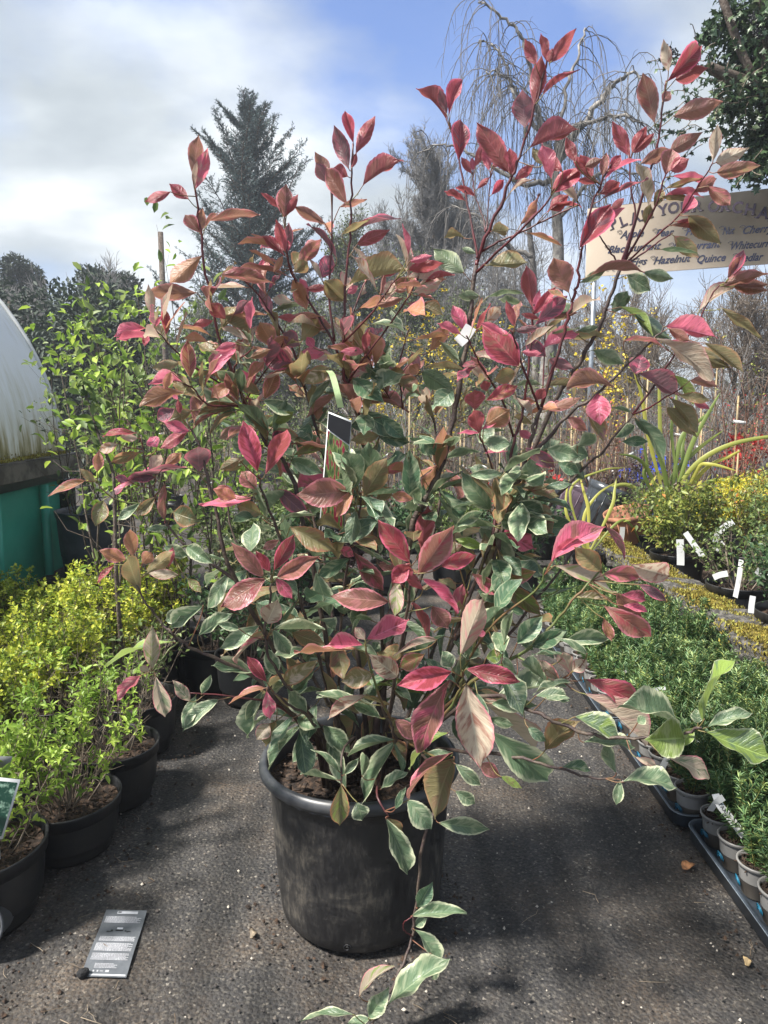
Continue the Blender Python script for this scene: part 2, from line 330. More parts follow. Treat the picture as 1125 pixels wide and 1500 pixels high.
# ------------------------------------------------------------------ setting
def ground_mat():
    m, n, l = newmat('worn_asphalt'); out = N(n, 'ShaderNodeOutputMaterial'); b = N(n, 'ShaderNodeBsdfPrincipled', inp={'Roughness': .78, 'Specular IOR Level': .45})
    t = N(n, 'ShaderNodeTexCoord')
    vo = N(n, 'ShaderNodeTexVoronoi', inp={'Scale': 165.0, 'Randomness': 1.0}); l.new(t.outputs['Object'], vo.inputs['Vector'])
    vs2 = N(n, 'ShaderNodeTexVoronoi', inp={'Scale': 95.0}); l.new(t.outputs['Object'], vs2.inputs['Vector'])
    big = N(n, 'ShaderNodeTexNoise', inp={'Scale': 2.3, 'Detail': 8.0, 'Roughness': .62}); l.new(t.outputs['Object'], big.inputs['Vector'])
    fine = N(n, 'ShaderNodeTexNoise', inp={'Scale': 120.0, 'Detail': 4.0, 'Roughness': .75}); l.new(t.outputs['Object'], fine.inputs['Vector'])
    sc = N(n, 'ShaderNodeSeparateColor'); l.new(vo.outputs['Color'], sc.inputs[0])
    st = ramp(n, [(0.0, (.014, .014, .015)), (.55, (.034, .033, .033)), (.88, (.060, .056, .050)), (.975, (.11, .10, .085)), (1.0, (.22, .20, .17))]); l.new(sc.outputs[0], st.inputs[0])
    dirt = ramp(n, [(.34, (.012, .0115, .0115)), (.47, (.034, .030, .027)), (.56, (.070, .053, .038)), (.7, (.15, .105, .068))]); l.new(big.outputs['Fac'], dirt.inputs[0])
    mk = ramp(n, [(.44, .15), (.66, .8)]); l.new(fine.outputs['Fac'], mk.inputs[0])
    mm = N(n, 'ShaderNodeMix', data_type='RGBA'); l.new(mk.outputs[0], mm.inputs[0]); l.new(st.outputs[0], mm.inputs[6]); l.new(dirt.outputs[0], mm.inputs[7])
    # long tyre-worn streaks up the path
    mp = N(n, 'ShaderNodeMapping', inp={'Scale': (9.0, .8, 1.0)}); l.new(t.outputs['Object'], mp.inputs[0]); sk = N(n, 'ShaderNodeTexNoise', inp={'Scale': 1.0, 'Detail': 5.0}); l.new(mp.outputs[0], sk.inputs['Vector'])
    skr = ramp(n, [(.38, .72), (.64, 1.5)]); l.new(sk.outputs['Fac'], skr.inputs[0])
    sv_ = N(n, 'ShaderNodeVectorMath', operation='MULTIPLY'); l.new(mm.outputs[2], sv_.inputs[0]); l.new(skr.outputs[0], sv_.inputs[1]); l.new(sv_.outputs[0], b.inputs['Base Color'])
    h1 = N(n, 'ShaderNodeMath', operation='MULTIPLY_ADD', inp={1: -1.2}); l.new(vs2.outputs['Distance'], h1.inputs[0]); l.new(fine.outputs['Fac'], h1.inputs[2])
    bp = N(n, 'ShaderNodeBump', inp={'Strength': .75, 'Distance': .006}); l.new(h1.outputs[0], bp.inputs['Height']); l.new(bp.outputs[0], b.inputs['Normal'])
    l.new(b.outputs[0], out.inputs[0]); return m
M_ground = ground_mat()
mb = MB()
g = np.array(sorted(set([-110, -70, -40, -15] + list(np.linspace(-6, 8, 57)) + [12, 20, 45, 70, 100])))
gx, gy = np.meshgrid(g, g + 6)
gz = .006 * np.sin(gx * 2.1 + .4) * np.cos(gy * 1.7) * (np.abs(gx) < 5); n_ = len(g)
V = np.stack([gx, gy, gz - .004], -1).reshape(-1, 3); ii = (np.arange(n_ - 1)[:, None] * n_ + np.arange(n_ - 1)[None]).ravel()
mb.add(V, np.stack([ii, ii + 1, ii + n_ + 1, ii + n_], -1)); solo('ground', mb, M_ground, 'dark worn asphalt path with grit and brown dirt', None, 'structure')
# grit lying on the path
PXX = -.064; r = np.random.default_rng(3); mb = MB(); nG = 9000
P = np.stack([r.uniform(-1.3, 1.2, nG), 1.25 + 3.2 * r.random(nG) ** 1.6, np.full(nG, .004)], -1)
OCT = (np.array([[0, 0, .6], [.5, 0, 0], [0, .5, 0], [-.5, 0, 0], [0, -.5, 0]], float), np.array([[0, 1, 2], [0, 2, 3], [0, 3, 4], [0, 4, 1]]))
S = .0012 + .004 * r.random(nG) ** 4
V = P[:, None] + (OCT[0][None] * r.uniform(.6, 1.3, (nG, 5, 3))) * (S * 2)[:, None, None]
F = (OCT[1][None] + (np.arange(nG) * 5)[:, None, None]).reshape(-1, 3); a = np.zeros((nG, 5, 3)); a[:, :, 2] = r.random(nG)[:, None]
mb.add(V, None, F, a)
M_grit = foliage('grit', [(0, (.02, .02, .02)), (.7, (.06, .05, .045)), (.97, (.13, .11, .09)), (1, (.42, .38, .32))], .8, 0.0)
solo('grit', mb, M_grit, 'loose grit scattered over the asphalt path', None, 'stuff')
# bits of stalk and leaf litter
mb = MB()
for i in range(100):
    x, y = r.uniform(-1.15, .95), 1.4 + 2.4 * r.random() ** 1.3; a0 = r.uniform(0, 6.28); L = r.uniform(.012, .07)
    if i % 3 == 0: x = r.uniform(-1.1, -.62)
    p = [np.array([x, y, .006]) + np.array([math.cos(a0 + k * r.uniform(-.25, .25)) * L * k / 3, math.sin(a0) * L * k / 3, .002 * k]) for k in range(4)]
    tube(mb, p, r.uniform(.0005, .0012), 4)
solo('stalk_litter', mb, plain('dry_stalk', (.10, .07, .045), .9, second=(.26, .21, .15), scale=5), 'thin dry stalks littering the path', None, 'stuff')
# spilled compost crumbs along the pots
mb = MB(); nC = 1300; side_ = r.random(nC); xx = np.where(side_ < .6, -.72 - .22 * r.random(nC) ** .7 + .05 * r.normal(size=nC), np.where(side_ < .8, PXX + .25 * np.cos(side_ * 900) * r.uniform(.9, 1.25, nC), .90 + .03 * r.normal(size=nC)))
yy = np.where((side_ >= .6) & (side_ < .8), 1.84 + .25 * np.sin(side_ * 900) * r.uniform(.9, 1.25, nC), 1.45 + 2.4 * r.random(nC)); P = np.stack([xx, yy, np.full(nC, .004)], -1); S = .0015 + .006 * r.random(nC) ** 3
V = P[:, None] + (OCT[0][None] * r.uniform(.5, 1.4, (nC, 5, 3))) * (S * 2)[:, None, None]; mb.add(V, None, (OCT[1][None] + (np.arange(nC) * 5)[:, None, None]).reshape(-1, 3)); solo('spilled_compost', mb, M_soil, 'dark compost crumbs spilled along the pots and trays', None, 'stuff')
# yellowish leaf fragment and cream chip on the path
def chip(px, py, L, W, col, lab):
    v = -(py - 750) / FPX; d = np.array([(px - 562.5) / FPX, cp + v * spn, -spn + v * cp]); p = np.array([0, 0, CAMH]) + d * (-CAMH / d[2])
    mb = MB(); nn = 7; a_ = rng.uniform(0, 3)
    for i in range(nn):
        t0 = i / (nn - 1) - .5
    U, Vv = np.meshgrid(np.linspace(-1, 1, 6), np.linspace(-1, 1, 5)); jj = rng.uniform(-.15, .15, U.shape)
    X = (U + jj) * L / 2; Yy = (Vv * np.sqrt(np.clip(1.1 - U * U, .1, 1)) + jj) * W / 2; Z = .006 + .006 * np.cos(U * 2 + Vv) + rng.uniform(0, .004, U.shape)
    vv = np.stack([X, Yy, Z], -1).reshape(-1, 3) @ rotz(.3).T + p
    ii = (np.arange(4)[:, None] * 6 + np.arange(5)[None]).ravel(); mb.add(vv, np.stack([ii, ii + 1, ii + 7, ii + 6], -1))
    v2 = vv.copy(); v2[:, 2] -= .003; mb.add(v2, np.stack([ii, ii + 6, ii + 7, ii + 1], -1))
    solo('leaf_fragment', mb, plain('fragment', col, .7, amount=.4, scale=60), lab, 'leaf fragment')
chip(1008, 1270, .045, .026, (.45, .20, .08), 'curled orange brown leaf scrap on the path beside the tray')
chip(1094, 1411, .014, .022, (.5, .36, .18), 'small tan wood chip on the path at lower right')
chip(371, 1371, .016, .026, (.25, .20, .14), 'small pale brown leaf scrap on the path left of the big pot')

# text as flat or raised mesh
def text_obj(body, size, shear=0, offset=0, extr=.001, align='CENTER', space=1):
    cu = bpy.data.curves.new('txt', 'FONT'); cu.body = body; cu.size = size; cu.shear = shear; cu.offset = offset; cu.extrude = extr; cu.align_x = align; cu.space_character = space
    cu.resolution_u = 3
    o = bpy.data.objects.new('txt', cu); COL.objects.link(o); dg = bpy.context.evaluated_depsgraph_get(); me = bpy.data.meshes.new_from_object(o.evaluated_get(dg))
    bpy.data.objects.remove(o); v = np.zeros(len(me.vertices) * 3); me.vertices.foreach_get('co', v); v = v.reshape(-1, 3)
    f = [list(p.vertices) for p in me.polygons]; bpy.data.meshes.remove(me); return v, f
def add_text(mb, tv, fs, fn):
    v = fn(tv); q = [f for f in fs if len(f) == 4]; t = [f for f in fs if len(f) == 3]
    for f in fs:
        if len(f) > 4:
            for k in range(1, len(f) - 1): t.append([f[0], f[k], f[k + 1]])
    mb.add(v, q, t)

# ------------------------------------------------------------------ far trees
def branch_tree(seed, base, h, spread, levels, n0, r0, up=.5, droop=0., ks=3, trunk_pts=None, kids_n=4, twig_r=.006):
    """returns (trunk MB, twigs MB): recursive bare branching"""
    r = np.random.default_rng(seed); T = MB(); W = MB(); base = np.asarray(base, float)
    tp = trunk_pts if trunk_pts is not None else np.array([base + np.array([.03 * h * math.sin(i * 1.3 + seed), .02 * h * math.cos(i), h * i / 8 * .92]) for i in range(9)])
    tp = smooth_pts(tp, 3); m = len(tp); tube(T, tp, np.linspace(r0, twig_r * 1.5, m) , 8)
    A = []; B = []; RA = []; RB = []
    def br(p, d, L, rad, lev):
        ns = 5 if lev < levels else 4; q = p.copy(); dd = d.copy(); pts = [p]
        for i in range(ns):
            dd = unit(dd + r.normal(size=3) * .16 + np.array([0, 0, up * .12 - droop * .3 * (lev)]))
            q = q + dd * L / ns; pts.append(q)
        rr = np.linspace(rad, max(rad * .35, twig_r * .6), ns + 1)
        for i in range(ns): A.append(pts[i]); B.append(pts[i + 1]); RA.append(rr[i]); RB.append(rr[i + 1])
        if lev < levels:
            for i in range(1, ns + 1):
                for _ in range(kids_n if i > 1 else kids_n // 2):
                    nd = unit(dd + r.normal(size=3) * .62 + np.array([0, 0, up * .25])); t = r.random(); pp = pts[i - 1] * (1 - t) + pts[i] * t
                    br(pp, nd, L * r.uniform(.35, .6), max(rr[i] * .6, twig_r), lev + 1)
    for i in range(n0):
        t = .25 + .75 * (i / n0); k = min(m - 1, int(t * m)); a0 = r.uniform(0, 6.28); el = .35 + .9 * t * up
        br(tp[k], unit(np.array([math.cos(a0), math.sin(a0), el])), spread * (1.15 - .65 * t) * r.uniform(.7, 1.1), r0 * (.5 - .33 * t), 1)
    segs(W, A, B, np.array(RA), np.array(RB), ks); ends = np.array(B)
    return T, W, ends
# bare trees (label, px, Y, height, spread, seed)
for (nm, lab, px, Y, h, spd, sd, lv, n0, mt, tw) in [
    ('bare_tree', 'rounded bare tree with fine upright twigs left of the weeping birch', 622, 19, 6.6, 2.3, 5, 4, 26, M_greytwig, .005),
    ('bare_tree', 'small bare tree showing between the cedar and the olive bush', 470, 22, 4.6, 2.0, 8, 3, 22, M_greytwig, .006),
    ('bare_tree', 'bare brown tree behind the weeping birch, half hidden by the leafy shoots', 745, 21, 5.0, 2.6, 11, 3, 26, M_greytwig, .006),
    ('bare_tree', 'bare brown tree directly below the sign board', 905, 17, 2.9, 2.4, 14, 3, 26, M_twig, .006),
    ('bare_tree', 'bare twiggy tree at the right edge under the sign', 1080, 15, 2.9, 2.2, 17, 3, 26, M_twig, .006),
    ('bare_tree', 'thin bare tree rising over the hedge at far left', 20, 17, 3.4, 1.7, 20, 3, 18, M_greytwig, .005),
    ('bare_tree', 'thin bare tree with pale twigs behind the hedge near the pole', 155, 17, 3.8, 1.5, 23, 3, 20, M_greytwig, .005),
    ('bare_tree', 'low bare tree over the dark hedge, second from the left edge', 85, 18, 3.5, 1.8, 26, 3, 20, M_greytwig, .005),
    ('bare_tree', 'pale bare sapling beside the wooden pole', 215, 16, 3.3, 1.2, 29, 3, 14, M_greytwig, .005)]:
    b = at(px, 600, Y); b[2] = 0
    T, W, E = branch_tree(sd, b, h, spd, lv, n0, .10, up=.7, twig_r=tw, kids_n=3)
    o = thing(nm, lab, 'tree', tuple(b), 'bare trees behind the nursery'); part(o, 'trunk', T, M_bark); part(o, 'crown', W, mt, kind='stuff')

def leafy_mass(mb, tpl, blobs, n, size, aspect, seed, shell=.35, droop=0.):
    r = np.random.default_rng(seed); wts = np.array([b[1][0] * b[1][1] * b[1][2] for b in blobs]) ** .67; wts /= wts.sum()
    k = r.choice(len(blobs), n, p=wts); C = np.array([b[0] for b in blobs])[k]; R = np.array([b[1] for b in blobs])[k]
    d = rdir(n, r); rad = 1 - shell * r.random(n) ** .8 * 1.3 + .08 * r.normal(size=n); P = C + d * R * np.clip(rad, .05, 1.3)[:, None]
    A = unit(d + r.normal(size=(n, 3)) * .8 + np.array([0, 0, -droop])); Nn = unit(d + r.normal(size=(n, 3)) * .5 + np.array([0, 0, .6]))
    s = size * r.uniform(.6, 1.25, n); leaves(mb, tpl, P, A, Nn, s, s * aspect, r=r); return P
F_dark = foliage('dark_hedge', [(0, (.012, .024, .018)), (.5, (.03, .05, .035)), (1, (.06, .085, .05))], .6, .15)
F_olive = foliage('olive_bush', [(0, (.045, .06, .02)), (.5, (.10, .13, .05)), (1, (.20, .24, .10))], .6, .3)
F_cedar = foliage('cedar_needles', [(0, (.03, .055, .058)), (.5, (.06, .10, .10)), (1, (.11, .16, .155))], .7, .1)  # paled and blued so the needle colour itself suggests haze
F_pine = foliage('pine_needles', [(0, (.015, .028, .018)), (.6, (.04, .06, .035)), (1, (.07, .09, .055))], .7, .1)
# hedge bushes at the left
for i, (px, top, w, Y, lab) in enumerate([(10, 395, 1.6, 14.5, 'dark evergreen bush at the far left above the plastic tunnel'), (75, 425, 1.6, 14, 'dark evergreen bush right of the tunnel roof, second in the hedge'),
        (140, 455, 1.5, 14.5, 'dark evergreen bush below the round pine crown'), (205, 470, 1.4, 15, 'dark evergreen bush just left of the cedar foot')]):
    c = at(px, top, Y); h = c[2]; o = thing('hedge_bush', lab, 'bush', (c[0], Y, 0), 'dark hedge bushes'); mb = MB()
    r = np.random.default_rng(50 + i)
    blobs = [((c[0] + r.uniform(-w, w) * .6, Y + r.uniform(-.8, .8), h * t - .5), (w * r.uniform(.5, .75), 1.0, .8)) for t in np.linspace(.25, 1, 7)]
    leafy_mass(mb, LEAF4, blobs, 9000, .13, .5, 60 + i); part(o, 'foliage', mb, F_dark, kind='stuff')
    tb = MB(); tube(tb, [(c[0], Y, 0), (c[0] + .05, Y, h * .5), (c[0], Y, h * .85)], [.12, .08, .03]); part(o, 'trunk', tb, M_bark)
# round pine crowns
for (px, py, w, Y, lab) in [(150, 405, .62, 22, 'dark round-headed pine beyond the hedge'), (30, 405, .6, 24, 'small dark rounded pine top at the far left skyline')]:
    c = at(px, py, Y); o = thing('round_pine', lab, 'tree', (c[0], Y, 0), 'pines beyond the hedge'); mb = MB(); r = np.random.default_rng(int(px))
    blobs = [((c[0] + r.uniform(-w, w), Y + r.uniform(-.6, .6), c[2] + r.uniform(-.9, .3)), (w * .6, w * .6, .34)) for _ in range(12)]
    leafy_mass(mb, LEAF4, blobs, 6000, .14, .35, 5); part(o, 'crown', mb, F_pine, kind='stuff')
    tb = MB(); tube(tb, [(c[0], Y, 0), (c[0] + .1, Y, c[2] * .6), (c[0], Y, c[2])], [.16, .11, .05]); part(o, 'trunk', tb, M_bark)
# olive willowy bushes behind the middle
for i, (px, py, w, Y, lab) in enumerate([(520, 335, 1.5, 16, 'olive green willow bush between cedar and bare tree'), (610, 395, 1.3, 15, 'olive green bush below the rounded bare tree'), (440, 470, 1.2, 14, 'low olive bush at the foot of the cedar'), (300, 485, 1.3, 13, 'low bright olive bush left of the cedar foot'), (690, 455, 1.1, 14, 'low olive bush behind the tallest stem')]):
    c = at(px, py, Y); o = thing('willow_bush', lab, 'bush', (c[0], Y, 0), 'olive bushes behind the nursery'); r = np.random.default_rng(90 + i)
    T, W, E = branch_tree(90 + i, (c[0], Y, 0), c[2] * .95, w, 3, 26, .06, up=1.1, twig_r=.006, kids_n=3)
    mb = MB(); nn = 9000; k = r.integers(0, len(E), nn); P = E[k] + r.normal(size=(nn, 3)) * .09; leaves(mb, LEAF4, P, rdir(nn, r), rdir(nn, r), .075, .028, r=r)
    part(o, 'trunk', T, M_bark); part(o, 'twigs', W, M_greytwig, kind='stuff'); part(o, 'foliage', mb, F_olive, kind='stuff')
# cedar
def cedar():
    Y = 19; b = at(372, 600, Y); b[2] = 0; top = at(385, 160, Y)[2]; r = np.random.default_rng(4)
    o = thing('cedar_tree', 'tall blue green conifer with open upswept branches left of centre', 'tree', tuple(b)); T = MB(); tp = smooth_pts([b + np.array([.1 * math.sin(i), 0, top * i / 6]) for i in range(7)], 3)
    tube(T, tp, np.linspace(.22, .012, len(tp)), 8); A = []; B = []; RA = []; RB = []; NP = []; NA = []
    for i in range(100):
        t = .16 + .84 * (i / 100) ** .9; p = tp[min(len(tp) - 1, int(t * (len(tp) - 1)))] ; p = p * np.array([1, 1, 0]) + np.array([0, 0, top * t]); a0 = r.uniform(0, 6.28)
        L = (3.9 * (1 - t) ** .5) * r.uniform(.55, 1.1); d = unit([math.cos(a0), math.sin(a0), .28 + .5 * t]); q = p.copy(); ns = 9
        for k in range(ns):
            d = unit(d + np.array([0, 0, .045]) + r.normal(size=3) * .07); q2 = q + d * L / ns; A.append(q); B.append(q2); rr = .035 * (1 - k / ns) * (1.2 - t) + .006; RA.append(rr); RB.append(rr * .85)
            for s_ in range(6):
                sx_ = unit(np.cross(d, [0, 0, 1.])) * (1 if s_ % 2 else -1); sd = unit(d * .75 + sx_ * r.uniform(.5, 1.1) + np.array([0, 0, r.normal() * .12 + .1])); l2 = L * .24 * (1.15 - k / ns) * r.uniform(.5, 1.2) + .06; pp = q + (q2 - q) * r.random()
                A.append(pp); B.append(pp + sd * l2); RA.append(.007); RB.append(.003); m = max(4, int(l2 * 44)); tt = r.random(m)
                NP.append(pp + sd[None] * l2 * tt[:, None] + r.normal(size=(m, 3)) * .006); NA.append(unit(sd[None] + r.normal(size=(m, 3)) * .8))
            q = q2
    W = MB(); segs(W, A, B, np.array(RA), np.array(RB), 3); NP = np.concatenate(NP); NA = np.concatenate(NA); mb = MB(); leaves(mb, LEAF4, NP, NA, rdir(len(NP), r), .085, .013, r=r)
    part(o, 'trunk', T, M_bark); part(o, 'branches', W, M_bark, kind='stuff'); part(o, 'foliage', mb, F_cedar, kind='stuff')
cedar()
# wooden pole
def pole():
    p = at(235, 340, 12); o = MB(); tube(o, [(p[0], 12, 0), (p[0], 12, p[2])], [.05, .042], 10); solo('wooden_pole', o, M_bark, 'short upright wooden pole against the sky left of the cedar', 'pole')
pole()
# weeping birch: traced limbs, hanging twigs
def birch():
    Y = 12.; r = np.random.default_rng(12); b = at(805, 640, Y); b[2] = 0
    o = thing('weeping_birch', 'tall bare weeping birch with arching limbs and hanging twigs', 'tree', tuple(b))
    limbs = [  # px, py, radius px
        ([(800, 700, 22), (800, 560, 20), (812, 470, 18), (818, 380, 15), (815, 300, 13), (812, 250, 11)], 0, 'trunk'),
        ([(783, 700, 12), (785, 560, 11), (784, 450, 9), (780, 380, 8), (772, 310, 7)], .25, 'trunk'),
        ([(812, 250, 10), (800, 210, 8), (790, 170, 7), (780, 130, 6), (775, 100, 5), (768, 60, 4), (745, 32, 3.5), (718, 12, 3), (700, 2, 2)], 0, 'limb'),
        ([(812, 250, 11), (838, 205, 9), (868, 160, 7), (893, 130, 6), (915, 113, 4), (932, 108, 3), (950, 120, 2)], -.3, 'limb'),
        ([(812, 265, 8), (830, 195, 6), (860, 180, 5), (905, 170, 4), (935, 175, 2.5)], -.6, 'limb'),
        ([(795, 200, 7), (770, 165, 5), (748, 130, 4), (740, 90, 3), (720, 66, 2.2), (700, 60, 1.6)], .4, 'limb'),
        ([(812, 250, 7), (820, 180, 5), (835, 120, 4), (850, 70, 3), (858, 40, 2)], .5, 'limb'),
        ([(815, 260, 8), (770, 270, 6), (720, 245, 5), (685, 222, 3.5), (650, 215, 2.5), (610, 225, 1.8)], .6, 'limb'),
        ([(780, 375, 7), (748, 365, 5), (720, 340, 4), (690, 312, 3), (660, 300, 2)], .2, 'limb'),
        ([(815, 330, 7), (850, 280, 5), (890, 250, 4), (930, 255, 2.5), (960, 275, 1.8)], -.4, 'limb'),
        ([(790, 170, 5), (760, 135, 3.5), (735, 110, 2.5), (712, 105, 1.8)], -.3, 'limb')]
    pxm = Y / FPX; A = []; B = []; RA = []; RB = []
    for li, (pts, dy, nm) in enumerate(limbs):
        P = np.array([at(p[0], p[1], Y + dy * (k / (len(pts) - 1) if li > 1 else 1)) for k, p in enumerate(pts)]); R = np.array([p[2] for p in pts]) * pxm * .55
        if nm == 'trunk': P[0, 2] = 0
        Ps = smooth_pts(P, 5); Rs = np.interp(np.linspace(0, 1, len(Ps)), np.linspace(0, 1, len(R)), R)
        if nm != 'trunk': Ps[1:] += r.normal(size=Ps[1:].shape) * .02
        m_ = MB(); tube(m_, Ps, Rs, 8); part(o, nm, m_, M_birch)
        if nm == 'trunk': continue
        n_ = 36 if li < 6 else 26
        for k in range(n_):
            t = .18 + .82 * (k / n_); i = min(len(Ps) - 2, int(t * (len(Ps) - 1))); p = Ps[i] + (Ps[i + 1] - Ps[i]) * r.random()
            d = unit([r.normal() * .9, r.normal() * .9, r.uniform(.1, .8)]); L = r.uniform(.6, 2.6) * (1.0 if li != 2 else .9); ns = 12; q = p
            for s_ in range(ns):
                d = unit(d + np.array([0, 0, -.55]) + r.normal(size=3) * .07); q2 = q + d * L / ns; rr = .006 * (1 - s_ / ns) + .0026
                A.append(q); B.append(q2); RA.append(rr); RB.append(rr * .9)
                if s_ > 1:
                    for _ in range(1):
                        e = unit(d + r.normal(size=3) * .55 + np.array([0, 0, -.15])); q3 = q + e * L * .07; q4 = q3 + unit(e + np.array([0, 0, -.7])) * L * .10
                        A += [q, q3]; B += [q3, q4]; RA += [.0034, .003]; RB += [.003, .002]
                q = q2
    W = MB(); segs(W, A, B, np.array(RA), np.array(RB), 3); part(o, 'hanging_twigs', W, M_birchtwig, kind='stuff')
M_birch = plain('birch_bark', (.12, .11, .10), .85, second=(.30, .28, .25), scale=5, bump=.5, bscale=20)
birch()
# ivy-clad tree, upper right
def ivy_tree():
    Y = 6.4; r = np.random.default_rng(33); F = foliage('ivy_leaves', [(0, (.010, .028, .012)), (.5, (.028, .06, .024)), (.85, (.07, .12, .05)), (1, (.13, .17, .08))], .38, .15, .5)
    b = at(1190, 600, Y); o = thing('ivy_clad_tree', 'tree smothered in dark glossy ivy at the upper right', 'tree', (b[0], Y, 0))
    T = MB(); tube(T, smooth_pts([(b[0], Y, 0), (b[0] - .05, Y, 1.5), at(1165, 250, Y), at(1130, 120, Y), at(1120, 20, Y), at(1125, -120, Y)], 3), np.linspace(.16, .08, 16), 8)
    tube(T, smooth_pts([at(1120, 130, Y), at(1060, 108, Y - .1), at(1035, 95, Y - .1)], 3), np.linspace(.06, .035, 7), 7); tube(T, smooth_pts([at(1110, 130, Y - .1), at(1080, 60, Y - .1), at(1057, -8, Y - .1), at(1050, -40, Y)], 3), np.linspace(.035, .03, 10), 7); part(o, 'trunk', T, M_bark)
    blobs = []
    for (px, py, rx, rz) in [(1110, 40, 75, 60), (1085, 95, 60, 40), (1125, 130, 75, 60), (1120, 200, 62, 50), (1150, 60, 90, 90), (1075, 150, 32, 40), (1110, 245, 30, 26), (1180, 160, 90, 110), (1040, 45, 16, 12), (1150, -60, 120, 80), (1075, 28, 35, 24), (1220, 0, 90, 120)]:
        blobs.append((tuple(at(px, py, Y + r.uniform(-.1, .25))), (rx * Y / FPX, .36 + .2 * r.random(), rz * Y / FPX)))
    mb = MB(); leafy_mass(mb, IVY, blobs, 11500, .058, .95, 5, shell=.8, droop=.7)
    part(o, 'foliage', mb, F, kind='stuff')
    A = []; B = []; mb = MB(); LP = []
    for i in range(34):
        p = at(r.uniform(1010, 1120), r.uniform(60, 240), Y - .25); d = unit([-1 + r.normal() * .5, -.3, r.normal() * .4 - .1]); q = p
        for k in range(7): d = unit(d + r.normal(size=3) * .25 + np.array([0, 0, -.05])); q2 = q + d * .055; A.append(q); B.append(q2); LP.append(q2); q = q2
    segs(mb, A, B, .004, .003, 4); part(o, 'ivy_tendrils', mb, M_twig, kind='stuff'); mb = MB(); LP = np.array(LP); leaves(mb, IVY, LP, unit(rdir(len(LP), r) + [0, 0, -.6]), unit(rdir(len(LP), r) + [0, -.5, .5]), .045, .042, r=r); part(o, 'tendril_leaves', mb, F, kind='stuff')
    mb = MB()
    for (px, py) in [(1022, 52), (1028, 60), (1100, 28), (1110, 45)]:
        c = at(px - 40 if px < 1030 else px, py + 20 if px < 1030 else py, Y - .45); bb = r.normal(size=(22, 3)) * .018
        for k in bb: lathe(mb, [(.0005, -.008), (.006, -.005), (.008, 0), (.006, .005), (.0005, .008)], c + k, 6)
    part(o, 'berries', mb, M_black, kind='stuff')
ivy_tree()
# far wood beyond everything
mb = MB(); r = np.random.default_rng(2)
blobs = [((x, 34 + r.uniform(-3, 3), r.uniform(.6, 1.6)), (2.2, 1.5, r.uniform(1.2, 2.2))) for x in np.linspace(-42, 42, 46)]
leafy_mass(mb, LEAF4, blobs, 26000, .34, .6, 9); solo('distant_wood', mb, F_dark, 'dark distant wood along the horizon', None, 'stuff')
mb = MB(); A = []; B = []
for i in range(5200):
    x = r.uniform(-30, 30); y = r.uniform(24, 32); z = r.uniform(.5, 3.4) * r.random() ** .4; d = unit([r.normal() * .45, r.normal() * .4, 1]); A.append((x, y, z * .6)); B.append(np.array((x, y, z * .6)) + d * r.uniform(.5, 1.5))
segs(mb, A, B, .018, .007, 3); solo('distant_thicket', mb, M_greytwig, 'grey brown thicket of bare twigs in front of the distant wood', None, 'stuff')

